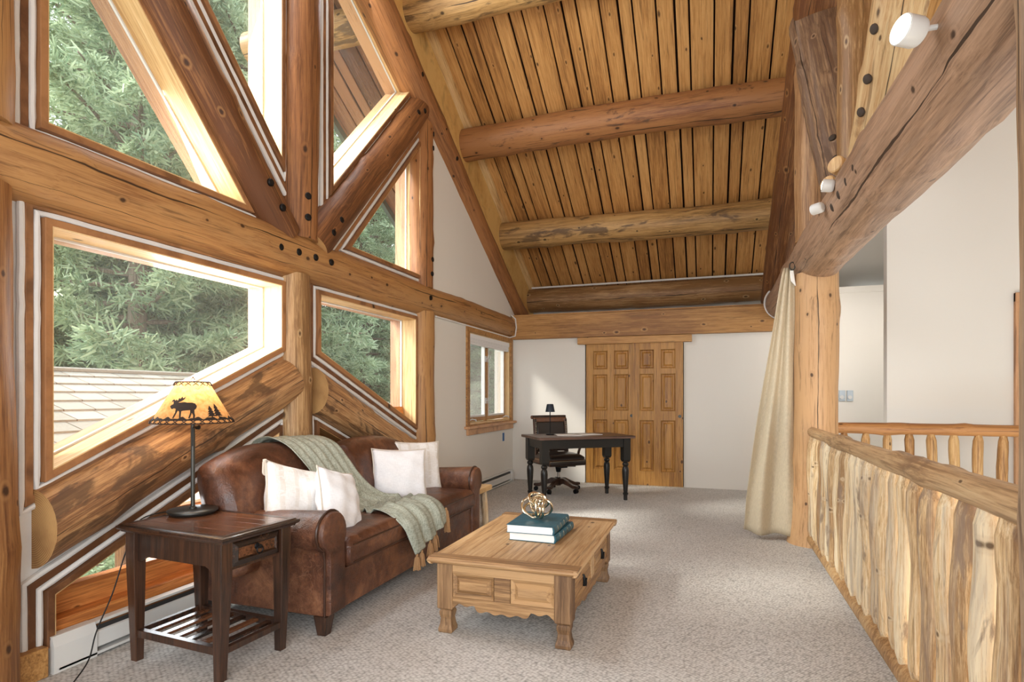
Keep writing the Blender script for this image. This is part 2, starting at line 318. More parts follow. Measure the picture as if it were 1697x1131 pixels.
# ---------------------------------------------------------------- mesh helpers
class MB:
    def __init__(s): s.v = []; s.f = []; s.mi = []
    def add(s, vs, fs, mi=0, mat=None):
        o = len(s.v)
        s.v += [tuple(mat @ Vector(q)) if mat else tuple(q) for q in vs]
        s.f += [tuple(i+o for i in f) for f in fs]; s.mi += [mi]*len(fs); return s
    def box(s, a, b, mi=0, mat=None):
        x0, y0, z0 = a; x1, y1, z1 = b
        vs = [(x0, y0, z0), (x1, y0, z0), (x1, y1, z0), (x0, y1, z0), (x0, y0, z1), (x1, y0, z1), (x1, y1, z1), (x0, y1, z1)]
        return s.add(vs, [(0, 3, 2, 1), (4, 5, 6, 7), (0, 1, 5, 4), (1, 2, 6, 5), (2, 3, 7, 6), (3, 0, 4, 7)], mi, mat)
    def loft(s, secs, cap=True, mi=0, closed=True, loop=False, mat=None, capmi=None):
        n = len(secs[0]); vs = [p for r in secs for p in r]; fs = []; m = len(secs)
        for i in range(m if loop else m-1):
            for j in range(n if closed else n-1):
                a = i*n+j; b = i*n+(j+1) % n; i2 = (i+1) % m; fs.append((a, b, i2*n+(j+1) % n, i2*n+j))
        s.add(vs, fs, mi, mat)
        if cap and not loop:
            s.add(list(secs[0])[::-1], [tuple(range(n))], capmi if capmi is not None else mi, mat)
            s.add(list(secs[-1]), [tuple(range(n))], capmi if capmi is not None else mi, mat)
        return s
    def tube(s, pts, r, n=8, loop=False, mi=0, mat=None, cap=True):
        pts = [Vector(p) for p in pts]; m = len(pts); secs = []; up = None
        for i, p in enumerate(pts):
            d = (pts[(i+1) % m]-pts[i-1]) if loop else (pts[min(i+1, m-1)]-pts[max(i-1, 0)])
            d = d.normalized() if d.length > 1e-9 else Vector((0, 0, 1))
            if up is None:
                up = Vector((0, 0, 1)) if abs(d.z) < 0.9 else Vector((1, 0, 0))
            u = (up-d*up.dot(d)).normalized(); w_ = d.cross(u); up = u
            rr = r[i] if isinstance(r, (list, tuple)) else r
            secs.append([tuple(p+u*rr*cos(2*pi*k/n)+w_*rr*sin(2*pi*k/n)) for k in range(n)])
        return s.loft(secs, cap=cap, mi=mi, loop=loop, mat=mat)
    def lathe(s, prof, n=20, mi=0, mat=None, cap=True, sq=0.0):
        secs = [[(r*cos(2*pi*k/n), r*sin(2*pi*k/n), z) for k in range(n)] for r, z in prof]
        return s.loft(secs, cap=cap, mi=mi, mat=mat)
    def prism(s, poly, fn, a, b, mi=0):
        return s.loft([[fn(p[0], p[1], a) for p in poly], [fn(p[0], p[1], b) for p in poly]], mi=mi)
    def ring(s, po, pi_, x0, x1, mi=0):
        n = len(po)
        secs = [[(x0, *po[k]) , (x1, *po[k]), (x1, *pi_[k]), (x0, *pi_[k])] for k in range(n)]
        return s.loft(secs, loop=True, mi=mi)
    def build(s, name, mats, parent=None, smooth=True, bevel=0, sub=0, angle=35, origin=None, seg=2, solid=0):
        me = bpy.data.meshes.new(name)
        if origin is not None: s.v = [(a-origin[0], b-origin[1], c-origin[2]) for a, b, c in s.v]
        me.from_pydata(s.v, [], s.f)
        if not isinstance(mats, (list, tuple)): mats = [mats]
        for m in mats: me.materials.append(m if not isinstance(m, str) else M[m])
        me.polygons.foreach_set('material_index', s.mi)
        bm = bmesh.new(); bm.from_mesh(me)
        bmesh.ops.remove_doubles(bm, verts=bm.verts, dist=1e-6) if smooth else None
        bmesh.ops.recalc_face_normals(bm, faces=bm.faces); bm.to_mesh(me); bm.free()
        o = bpy.data.objects.new(name, me); C.objects.link(o)
        if parent: o.parent = parent
        elif origin is not None: o.location = origin
        if smooth:
            me.polygons.foreach_set('use_smooth', [True]*len(me.polygons)); me.set_sharp_from_angle(angle=radians(angle))
        if solid:
            m = o.modifiers.new('thick', 'SOLIDIFY'); m.thickness = solid; m.offset = 0
        if sub: m = o.modifiers.new('sub', 'SUBSURF'); m.levels = sub; m.render_levels = sub
        if bevel:
            m = o.modifiers.new('bev', 'BEVEL'); m.width = bevel; m.segments = seg; m.limit_method = 'ANGLE'; m.angle_limit = radians(40)
        return o
def tag(o, label=None, cat=None, group=None, kind=None):
    if label: o['label'] = label
    if cat: o['category'] = cat
    if group: o['group'] = group
    if kind: o['kind'] = kind
    return o
def empty(name, loc=(0, 0, 0), rz=0, parent=None):
    o = bpy.data.objects.new(name, None); C.objects.link(o); o.location = loc; o.rotation_euler = (0, 0, rz); o.empty_display_size = 0.1
    if parent: o.parent = parent
    return o
def copy_tree(o, parent=None):
    c = o.copy(); C.objects.link(c); c.parent = parent
    for ch in list(o.children): copy_tree(ch, c)
    return c
def struct(o): o['kind'] = 'structure'; return o
def offset(poly, d):
    """move the sides of a convex polygon outwards by d"""
    n = len(poly); c = (sum(p[0] for p in poly)/n, sum(p[1] for p in poly)/n); L = []
    for i in range(n):
        a = Vector(poly[i]); b = Vector(poly[(i+1) % n]); e = (b-a).normalized(); nn = Vector((e.y, -e.x))
        if nn.dot(a-Vector(c)) < 0: nn = -nn
        L.append((a+nn*d, e))
    out = []
    for i in range(n):
        p, e = L[i-1]; q, g = L[i]; den = e.x*g.y-e.y*g.x
        t = ((q.x-p.x)*g.y-(q.y-p.y)*g.x)/den; out.append((p.x+e.x*t, p.y+e.y*t))
    return out
def hsh(*a):
    return (sin(sum(x*k for x, k in zip(a, (12.9898, 78.233, 37.719, 11.13)))*1.0)*43758.5453) % 1.0
def wob(a, b, s):
    return (sin(a*1.7+s*3.1)+sin(a*4.1+b*2.0+s*5.7)*0.6+sin(b*3+a*2.3+s)*0.6+sin(a*9.3+b*3+s*2.2)*0.35)/2.5

LOGN = [0]
def log(name, p0, p1, r0, r1=None, mat='log', label=None, cat='log', group=None, face=(1, 0, 0), crack=0.6, rough=0.035, n=28,
        bolts=(), knots=6, kind=None, flare=None, roundend=0.0, parent=None, step=0.07, taperends=0.0, vcut=False, bmat='bolt'):
    """a peeled log from p0 to p1; local z runs along it, local x faces `face`"""
    LOGN[0] += 1; sd = LOGN[0]*1.37; rs = random.Random(LOGN[0]*13)
    r1 = r0 if r1 is None else r1; p0 = Vector(p0); p1 = Vector(p1); d = p1-p0; Ln = d.length; z = d.normalized()
    fx = Vector(face); x = (fx-z*fx.dot(z)).normalized(); y = z.cross(x)
    kn = [(rs.uniform(0.05, 0.95)*Ln, rs.uniform(-1.6, 1.6), rs.uniform(0.04, 0.09)) for _ in range(knots)]
    m = max(6, int(Ln/step)); secs = []
    zz = [Ln*i/m for i in range(m+1)]
    if roundend: zz = [0]+[roundend*q for q in (0.15, 0.4, 0.7, 1.0)]+[q for q in zz if roundend < q < Ln-roundend]+[Ln-roundend*q for q in (1.0, 0.7, 0.4, 0.15)]+[Ln]
    for h in zz:
        r = r0+(r1-r0)*h/Ln
        if flare: r *= 1+flare*math.exp(-h/0.25)
        if roundend:
            e = min(h, Ln-h)/roundend
            if e < 1: r *= 0.72+0.28*sqrt(max(0, 1-(1-e)**2))
        if taperends:
            e = min(h, Ln-h)/taperends
            if e < 1: r *= 0.62+0.38*(1-(1-e)**2)
        ring = []
        cx = r0*rough*1.5*sin(h*1.3+sd); cy = r0*rough*1.5*sin(h*1.1+sd*2)
        for k in range(n):
            a = 2*pi*k/n; rr = r*(1+rough*wob(h*2.2, a, sd))
            for kh, ka, ks in kn:
                da = (a-ka+pi) % (2*pi)-pi; q = ((h-kh)/ks)**2+(da*r/ks)**2
                if q < 6: rr += 0.014*math.exp(-q)
            xx, yy = rr*cos(a)+cx, rr*sin(a)+cy; hh = h
            if vcut and h < 0.3: hh = h-(x.y*xx+y.y*yy)/z.y*(1-h/0.3)
            ring.append((xx, yy, hh))
        secs.append(ring)
    mb = MB().loft(secs, mi=0, capmi=1)
    o = mb.build(name, [mat, 'endgrain'], smooth=True, angle=50)
    o.matrix_world = Matrix((( x.x, y.x, z.x, p0.x), (x.y, y.y, z.y, p0.y), (x.z, y.z, z.z, p0.z), (0, 0, 0, 1)))
    o['crack'] = crack
    if label: tag(o, label, cat, group)
    if kind: o['kind'] = kind
    if parent: o.parent = parent
    inv = o.matrix_world.inverted()
    for b in bolts:
        q = inv @ Vector(b); h = q.z; r = r0+(r1-r0)*h/Ln; yy = max(-r*0.93, min(r*0.93, q.y)); a = math.asin(yy/r)
        if q.x < 0: a = pi-a
        B = MB().lathe([(0.026, -0.012), (0.026, 0.003), (0.021, 0.008), (0.010, 0.010), (0.001, 0.0105)], 14)
        nrm = Vector((cos(a), sin(a), 0)); tr = Matrix.Translation(Vector((cos(a)*r, sin(a)*r, h))) @ nrm.to_track_quat('Z', 'Y').to_matrix().to_4x4()
        B.v = [tuple(tr @ Vector(v)) for v in B.v]; B.build('bolt', bmat, parent=o)
    return o

# ---------------------------------------------------------------- roof geometry numbers
RIDGE = 3.6
def CZ(y): return 6.48-0.561*abs(y-RIDGE)
def RZ(y): return 5.527-0.561*abs(y-RIDGE)      # rafter axis
XW = -2.95                                      # face of the chinked gable wall
XD = -2.88                                      # face of the drywall beyond it
YB = 8.50                                       # back wall

# floor
mb = MB(); mb.box((-3.3, -2.5, -0.25), (0.98, 9.9, 0)); mb.box((0.98, 6.30, -0.25), (5.0, 9.9, 0)); mb.box((0.98, -2.5, -0.25), (5.0, 1.6, 0))
struct(mb.build('floor', 'carpet', smooth=False))
mb = MB(); mb.box((0.9, 1.6, -2.8), (5.0, 6.3, -2.7)); struct(mb.build('floor_lower', 'carpet', smooth=False))
# left wall pieces, cut with window openings
WIN = {
 1: [(1.82, 2.53), (3.15, 2.53), (1.82, 4.02)],
 2: [(3.45, 2.92), (3.45, 5.25), (2.03, 4.46)],
 3: [(3.98, 2.92), (5.38, 4.46), (3.98, 5.25)],
 4: [(4.19, 2.54), (5.56, 2.54), (5.56, 4.04)],
 5: [(1.84, 0.894), (3.45, 1.62), (3.45, 2.125), (1.84, 2.125)],
 6: [(3.82, 1.62), (5.46, 0.937), (5.46, 2.13), (3.82, 2.13)],
 7: [(1.85, 0.12), (3.42, 0.12), (3.42, 1.085), (1.85, 0.385)],
 8: [(3.80, 0.12), (5.45, 0.12), (5.45, 0.40), (3.80, 1.105)],
}
def offset0(poly, d): return offset(poly, d)
for k_ in WIN: WIN[k_] = offset(WIN[k_], -0.030)
def holed(name, outline, holes, x, thick, mats):
    vs = []; ed = []
    for poly in [outline]+holes:
        o = len(vs); vs += [Vector(p) for p in poly]; ed += [(o+i, o+(i+1) % len(poly)) for i in range(len(poly))]
    v2, e2, f2, *_ = geometry.delaunay_2d_cdt(vs, ed, [], 1, 1e-5)
    def inside(p, poly):
        r = False; n = len(poly)
        for i in range(n):
            a = poly[i]; b = poly[i-1]
            if (a[1] > p[1]) != (b[1] > p[1]) and p[0] < (b[0]-a[0])*(p[1]-a[1])/(b[1]-a[1])+a[0]: r = not r
        return r
    fs = []
    for f in f2:
        c = (sum(v2[i].x for i in f)/len(f), sum(v2[i].y for i in f)/len(f))
        if inside(c, outline) and not any(inside(c, h) for h in holes): fs.append(tuple(f))
    mb = MB()
    mb.add([(x, v.x, v.y) for v in v2], fs, 0); mb.add([(x-thick, v.x, v.y) for v in v2], fs, 1)
    for poly in [outline]+holes:
        n = len(poly); mb.add([(x, *p) for p in poly]+[(x-thick, *p) for p in poly], [(i, (i+1) % n, n+(i+1) % n, n+i) for i in range(n)], 0)
    return mb.build(name, mats, smooth=False)
struct(holed('wall_left', [(-1.2, -0.2), (5.80, -0.2), (5.80, CZ(5.8)), (RIDGE, CZ(RIDGE)), (-1.2, CZ(-1.2))], [WIN[k] for k in WIN], XW, 0.17, ['chink', 'casing']))
CAS = [(6.76, 0.92), (8.36, 0.92), (8.36, 2.10), (6.76, 2.10)]
struct(holed('wall_left', [(5.66, -0.2), (9.85, -0.2), (9.85, RZ(9.85)), (5.66, RZ(5.66))], [CAS], XD, 0.25, ['white', 'casing']))
# gable board between the rafter log and the roof boards
mb = MB()
for y0, y1 in ((RIDGE, 9.85), (RIDGE, -1.2)):
    mb.add([(-2.93, y0, RZ(y0)), (-2.93, y1, RZ(y1)), (-2.93, y1, CZ(y1)+0.03), (-2.93, y0, CZ(y0)+0.03)], [(0, 1, 2, 3)])
struct(mb.build('trim_1', 'cove', smooth=False))
mb = MB()
for y0, y1 in ((RIDGE, 9.85), (RIDGE, -1.2)):
    secs = [[(-2.935, y, CZ(y)-0.05), (-2.84, y, CZ(y)-0.05), (-2.84, y, CZ(y)+0.02), (-2.935, y, CZ(y)+0.02)] for y in (y0, y1)]; mb.loft(secs)
struct(mb.build('trim_2', 'jamb', smooth=False))
mb = MB(); mb.tube([(-2.915, 9.7, RZ(9.7)+0.19), (-2.915, RIDGE, RZ(RIDGE)+0.19)], 0.028, 8); struct(mb.build('trim_16', 'chink'))
# back wall with the door opening, ledge and the wall above the ledge
mb = MB()
mb.box((-3.1, YB, -0.2), (-1.745, YB+0.12, 2.52)); mb.box((-0.338, YB, -0.2), (2.5, YB+0.12, 2.52)); mb.box((-1.745, YB, 2.05), (-0.338, YB+0.12, 2.52))
mb.box((0.9, YB, 2.52), (2.5, YB+0.12, 2.62)); mb.box((1.0, YB-0.02, 2.62), (2.5, 9.8, 2.70))
struct(mb.build('wall_back', 'white', smooth=False))
mb = MB(); mb.box((-3.1, 9.78, 2.4), (2.0, 9.9, 3.4)); mb.box((-3.0, YB-0.02, 2.44), (1.0, 9.8, 2.50)); struct(mb.build('wall_back', 'white', smooth=False))
mb = MB().box((5.0, -0.5, -2.8), (5.12, 7.02, 5.6)); struct(mb.build('wall_right', 'white', smooth=False))  # unseen wall, added to keep sky light off the far right wall
mb = MB(); mb.box((1.735, 6.9, -0.2), (5.0, 7.02, 5.6)); mb.box((2.45, 7.02, -0.2), (2.57, 9.9, 5.6)); struct(mb.build('wall_right', 'white', smooth=False))
# drywall slope over the alcove behind the truss
mb = MB(); mb.add([(1.12, 6.9, CZ(6.9)-0.12), (2.5, 7.0, CZ(6.9)-0.12), (2.5, 9.8, CZ(9.8)-0.12), (1.12, 9.8, CZ(9.8)-0.12)], [(0, 1, 2, 3)])
struct(mb.build('ceiling', 'white', smooth=False))
# dark sheet standing in for the shade inside the closet behind the doors
mb = MB(); mb.box((-1.8, YB+0.1, 0.0), (-0.3, YB+0.14, 2.1)); struct(mb.build('closet_shade_sheet', 'dark_gap', smooth=False))

# roof boards with dark gaps, in the three-width pattern of the photo
def boards(name, x0, x1, y0, y1, mat, dz=0.0):
    mb = MB(); x = x0; i = 0; W_ = (0.232, 0.185, 0.138)
    rs = random.Random(4)
    while x < x1:
        wd = W_[i % 3]*rs.uniform(0.97, 1.03); g = 0.024 if i % 3 == 1 else 0.018
        a, b = x, min(x+wd-g, x1); ch = 0.004
        secs = []
        for y in (y0, y1):
            z = CZ(y)+dz
            secs.append([(a, y, z+0.03), (a, y, z+ch), (a+ch, y, z), (b-ch, y, z), (b, y, z+ch), (b, y, z+0.03)])
        mb.loft(secs); x += wd; i += 1
    return mb.build(name, mat, smooth=False)
struct(boards('ceiling', -2.93, 5.0, RIDGE, 9.85, 'plank')); struct(boards('ceiling', -2.93, 5.0, RIDGE, -2.5, 'plank'))
mb = MB()
for y0, y1 in ((RIDGE, 10.9), (RIDGE, -3.6)):
    mb.loft([[(-4.6, y, CZ(y)+0.028), (5.0, y, CZ(y)+0.028), (5.0, y, CZ(y)+0.25), (-4.6, y, CZ(y)+0.25)] for y in (y0, y1)])
struct(mb.build('ceiling_backing', 'dark_gap', smooth=False))
s1 = boards('roof_overhang', -4.6, -3.12, RIDGE, 10.9, 'soffit'); struct(s1)
s2 = boards('roof_overhang', -4.6, -3.12, RIDGE, -3.6, 'soffit'); struct(s2)
mb = MB()
for y0, y1 in ((RIDGE, 10.9), (RIDGE, -3.6)):
    mb.loft([[(-4.66, y, CZ(y)-0.10), (-4.6, y, CZ(y)-0.10), (-4.6, y, CZ(y)+0.27), (-4.66, y, CZ(y)+0.27)] for y in (y0, y1)])
struct(mb.build('trim_3', 'fascia', smooth=False))

# ---------------------------------------------------------------- windows of the gable wall
def pane_and_frame(n, poly, glass=True):
    e = struct(empty('window_%d' % n, (XW, sum(p[0] for p in poly)/len(poly), min(p[1] for p in poly))))
    org = tuple(e.location)
    c = MB().ring(offset(poly, 0.030), offset(poly, -0.004), XW-0.01, XW+0.045); c.build('casing', 'casing', e, False, 0.004, origin=org)
    c = MB().ring(offset(poly, 0.098), offset(poly, 0.064), XW-0.01, XW+0.022); c.build('outer_board', 'casing', e, False, 0.004, origin=org)
    c = MB()
    for q_, r_ in ((0.047, 0.017), (0.112, 0.016)):
        pp = offset(poly, q_); pts = []
        for i in range(len(pp)):
            a, b = Vector(pp[i]), Vector(pp[(i+1) % len(pp)]); m_ = max(2, int((b-a).length/0.06))
            pts += [(XW+0.010+0.002*hsh(j, i), *(a.lerp(b, j/m_)+Vector((0.003*(hsh(j, i, 1.0)-0.5), 0.003*(hsh(j, i, 2.0)-0.5))))) for j in range(m_)]
        c.tube(pts, r_, 8, loop=True)
    c.build('chinking', 'chink', e, origin=org)
    j = MB().ring(offset(poly, 0.012), offset(poly, -0.010), XW-0.13, XW+0.04); j.build('jamb', 'jamb', e, False, origin=org)
    j = MB().ring(offset(poly, 0.012), offset(poly, -0.012), XW-0.26, XW-0.131); j.build('outer_jamb', 'jamb_out', e, False, origin=org)
    j = MB().ring(offset(poly, -0.008), offset(poly, -0.021), XW-0.137, XW-0.122); j.build('glazing_bead', 'heater', e, False, origin=org)
    if glass:
        pp = offset(poly, -0.012); MB().add([(XW-0.13, *p) for p in pp], [tuple(range(len(pp)))]).build('pane', 'glass', e, False, origin=org)
    return e
for k in WIN: pane_and_frame(k, WIN[k], k != 8)
# plank infill low in the two bottom openings
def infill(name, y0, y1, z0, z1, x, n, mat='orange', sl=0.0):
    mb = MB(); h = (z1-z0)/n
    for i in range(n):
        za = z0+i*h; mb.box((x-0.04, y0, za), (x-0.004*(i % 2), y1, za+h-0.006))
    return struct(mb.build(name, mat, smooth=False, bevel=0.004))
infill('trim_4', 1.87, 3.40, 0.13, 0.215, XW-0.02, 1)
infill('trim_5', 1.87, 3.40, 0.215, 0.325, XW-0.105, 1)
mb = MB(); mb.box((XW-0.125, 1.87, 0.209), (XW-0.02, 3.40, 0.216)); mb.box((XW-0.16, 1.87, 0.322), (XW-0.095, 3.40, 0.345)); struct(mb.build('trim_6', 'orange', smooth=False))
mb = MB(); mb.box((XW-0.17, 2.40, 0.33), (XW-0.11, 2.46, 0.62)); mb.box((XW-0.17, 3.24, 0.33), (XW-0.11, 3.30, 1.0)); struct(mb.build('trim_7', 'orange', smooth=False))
# lap boards closing the right-hand bottom opening
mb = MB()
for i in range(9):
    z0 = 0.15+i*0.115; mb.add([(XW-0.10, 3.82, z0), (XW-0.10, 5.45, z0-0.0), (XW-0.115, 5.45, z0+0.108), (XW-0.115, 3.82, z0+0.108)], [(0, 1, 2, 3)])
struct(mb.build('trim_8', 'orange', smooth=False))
mb = MB(); mb.box((XW-0.15, 3.80, 0.14), (XW-0.13, 5.47, 1.17)); struct(mb.build('trim_9', 'dark_gap', smooth=False))
# small baseboard block by the near post
struct(MB().box((XW-0.02, 1.72, 0), (XW+0.07, 1.84, 0.14)).build('baseboard_left', 'fir', smooth=False, bevel=0.006))
mb = MB().box((XD-0.01, 8.36, 0), (XD+0.015, YB, 0.10)); mb.box((XD-0.01, 5.8, 0), (XD+0.015, 7.0, 0.10)); struct(mb.build('baseboard_left', 'casing', smooth=False, bevel=0.004))

# ---------------------------------------------------------------- logs of the gable wall
AX = -2.97
log('log_post', (AX, 1.53, 0), (AX, 1.53, 2.20), 0.21, 0.20, 'log', 'thick brown log post at the left edge, below the long beam', 'post', crack=-0.9)
log('log_post', (AX, 1.54, 2.46), (AX, 1.54, 4.30), 0.19, 0.18, 'log', 'brown log post at the upper left corner, standing on the long beam', 'post', crack=-0.5)
log('tie_beam', (AX, -0.6, 2.335), (AX, 8.49, 2.335), 0.175, 0.172, 'log', 'long honey brown log beam running the length of the window wall', 'beam', crack=-0.25, knots=16, roundend=0.0,
    bolts=[(-2.8, 3.27, 2.32), (-2.8, 3.457, 2.331), (-2.8, 3.646, 2.334), (-2.8, 3.837, 2.339), (-2.8, 5.551, 2.333)])
log('log_post', (AX, 3.64, 2.47), (AX, 3.64, 5.5), 0.165, 0.17, 'log_red', 'red-brown log king post rising from the beam between the upper windows', 'post', crack=-0.15,
    bolts=[(-2.82, 3.582, 2.778), (-2.82, 3.582, 2.62)])
log('log_post', (AX, 3.58, 0), (AX, 3.58, 2.20), 0.143, 0.14, 'log_light', 'pale log post between the two lower windows, behind the sofa', 'post', crack=0.4)
log('log_post', (AX, 5.635, 0), (AX, 5.635, 2.20), 0.165, 0.16, 'log', 'brown log post under the beam, where the white drywall begins', 'post', crack=-0.7)
log('log_post', (AX, 5.64, 2.46), (AX, 5.64, 4.40), 0.14, 0.14, 'log_red', 'slim red-brown log post above the beam, beside the white drywall', 'post', crack=-0.5,
    bolts=[(-2.86, 5.713, 4.15), (-2.86, 5.699, 3.99), (-2.86, 5.66, 2.768), (-2.86, 5.65, 2.61)])
log('log_brace', (AX+0.02, 3.44, 2.45), (AX+0.02, 1.64, 4.42), 0.155, 0.16, 'log', 'brown log brace leaning left from the foot of the king post', 'brace', crack=0.1,
    bolts=[(-2.82, 3.172, 2.734), (-2.82, 3.29, 2.60)])
log('log_brace', (AX+0.02, 3.76, 2.45), (AX+0.02, 5.52, 4.38), 0.15, 0.15, 'log_red', 'red-brown log brace leaning right from the king post up to the rafter', 'brace', crack=0.9,
    bolts=[(-2.82, 3.975, 2.711), (-2.82, 3.87, 2.58), (-2.82, 5.292, 4.19), (-2.82, 5.42, 4.26)])
log('log_rafter', (-2.93, 9.75, RZ(9.75)), (-2.93, 3.6, RZ(3.6)), 0.165, 0.165, 'log_red', 'long brown log rafter sloping down the gable wall to the far ledge', 'rafter', crack=0.2,
    bolts=[(-2.78, 5.294, 4.57), (-2.78, 5.669, 4.42), (-2.78, 5.85, 4.262), (-2.78, 6.158, 4.046)])
log('log_brace', (AX+0.02, 1.81, 0.675), (AX+0.02, 3.50, 1.42), 0.165, 0.16, 'log_bark', 'tan log with dark bark stains sloping below the near window, behind the lamp', 'brace', crack=0.0, knots=8, vcut=True)
log('log_brace', (AX+0.04, 3.765, 1.345), (AX+0.03, 5.50, 0.60), 0.165, 0.155, 'log_bark', 'tan log with dark bark stains sloping down behind the sofa pillows', 'brace', crack=0.25, knots=8, vcut=True)
# white caulk bead around the end of the tie beam
mb = MB(); pts = [(XD+0.01, 8.0+0.0*i, 0) for i in range(2)]
mb.tube([(-2.862, 5.8, 2.17), (-2.862, 7.2, 2.17), (-2.862, 8.3, 2.17), (-2.80, 8.38, 2.20), (-2.785, 8.39, 2.33), (-2.80, 8.39, 2.46), (-2.86, 8.38, 2.52)], 0.010, 8)
struct(mb.build('trim_10', 'chink'))

# ---------------------------------------------------------------- purlins
PUR = [(5.36, 5.27, 'log_purlin2', 'weathered log purlin nearest the camera, cut off by the top of the photo', 0.18),
       (6.77, 4.48, 'log_purlin', 'red-brown log purlin, second up from the far ledge of three bare ones', 0.195),
       (8.22, 3.67, 'log_purlin2', 'yellowish log purlin with a long crack, first one above the far ledge', 0.20),
       (9.56, 2.92, 'log_light', 'log purlin lying low behind the far header board, under white caulk', 0.20)]
for i, (y, z, m, lb, r) in enumerate(PUR):
    log('log_purlin', (-4.45 if i else -5.0, y, z), (0.82 if i else 0.9, y, z), r, r*0.97, m, lb, 'purlin', face=(0, -0.6, -1), crack=(-0.3, 0.15, 0.15, -0.75)[i], knots=14, rough=0.045)
mb = MB(); mb.tube([(-2.85, 9.42, 3.115), (0.8, 9.42, 3.115)], 0.016, 6); struct(mb.build('trim_11', 'chink'))

# header board over the doors
hb = MB().box((-2.86, 8.40, 2.15), (1.05, YB+0.02, 2.50)); hb.box((-2.88, 8.385, 2.50), (1.05, YB+0.1, 2.518))
tag(hb.build('header_board', 'fir', smooth=False, bevel=0.004), 'wide knotty pine header board over the far wall and doors', 'beam')

# ---------------------------------------------------------------- doors
def sixpanel(name, x0, x1, y, z0, z1):
    e = struct(empty(name, ((x0+x1)/2, y, z0))); org = tuple(e.location); W = x1-x0; H = z1-z0
    st = 0.105; mu = 0.10; th = 0.036
    rails = [0, 0.20, 0.925/2.045*H+0.0, 1.06/2.045*H, 1.585/2.045*H, 1.665/2.045*H, H-0.115, H]
    z = [z0+q for q in rails]
    mb = MB(); mb.box((x0, y, z0), (x0+st, y+th, z1)); mb.box((x1-st, y, z0), (x1, y+th, z1))
    xm = (x0+x1)/2; mb.box((xm-mu/2, y, z0), (xm+mu/2, y+th, z1))
    for a, b in ((0, 1), (2, 3), (4, 5), (6, 7)): mb.box((x0+st, y+0.001, z[a]), (x1-st, y+th-0.001, z[b]))
    mb.build('door_frame', 'door', e, False, 0.003, origin=org)
    for a, b in ((1, 2), (3, 4), (5, 6)):
        for xa, xb in ((x0+st, xm-mu/2), (xm+mu/2, x1-st)):
            p = MB(); za, zb = z[a], z[b]; p.box((xa, y+0.018, za), (xb, y+0.022, zb))
            i = 0.030; j = 0.052
            A = [(xa+i, za+i), (xb-i, za+i), (xb-i, zb-i), (xa+i, zb-i)]; B = [(xa+j, za+j), (xb-j, za+j), (xb-j, zb-j), (xa+j, zb-j)]
            i2 = 0.004; O = [(xa+i2, za+i2), (xb-i2, za+i2), (xb-i2, zb-i2), (xa+i2, zb-i2)]; i3 = 0.016; P = [(xa+i3, za+i3), (xb-i3, za+i3), (xb-i3, zb-i3), (xa+i3, zb-i3)]
            p.loft([[(q[0], y+0.006, q[1]) for q in O], [(q[0], y+0.018, q[1]) for q in P]], cap=False)
            p.loft([[(q[0], y+0.018, q[1]) for q in A], [(q[0], y+0.004, q[1]) for q in B]], cap=False); p.add([(q[0], y+0.004, q[1]) for q in B], [(0, 1, 2, 3)])
            p.build('door_panel', 'door', e, False, origin=org)
    return e, org
d1, o1 = sixpanel('door_1', -1.725, -1.00, YB-0.02, 0.012, 2.06)
d2, o2 = sixpanel('door_2', -1.045, -0.345, YB-0.062, 0.012, 2.06)
for d_, o_, x in ((d1, o1, -1.06), (d2, o2, -0.39)):
    MB().lathe([(0.022, 0), (0.022, 0.006), (0.015, 0.006), (0.012, 0.003)], 14, mat=Matrix.Translation((x, YB-0.02 if d_ is d1 else YB-0.062, 1.0)) @ Matrix.Rotation(pi/2, 4, 'X')).build('finger_pull', 'lamp_metal', d_, origin=o_)
struct(MB().box((-1.84, YB-0.10, 2.045), (-0.227, YB+0.01, 2.145)).build('trim_12', 'fir', smooth=False, bevel=0.004))
struct(MB().box((-1.74, YB-0.07, 0.0), (-0.34, YB+0.05, 0.012)).build('trim_13', 'gold', smooth=False))

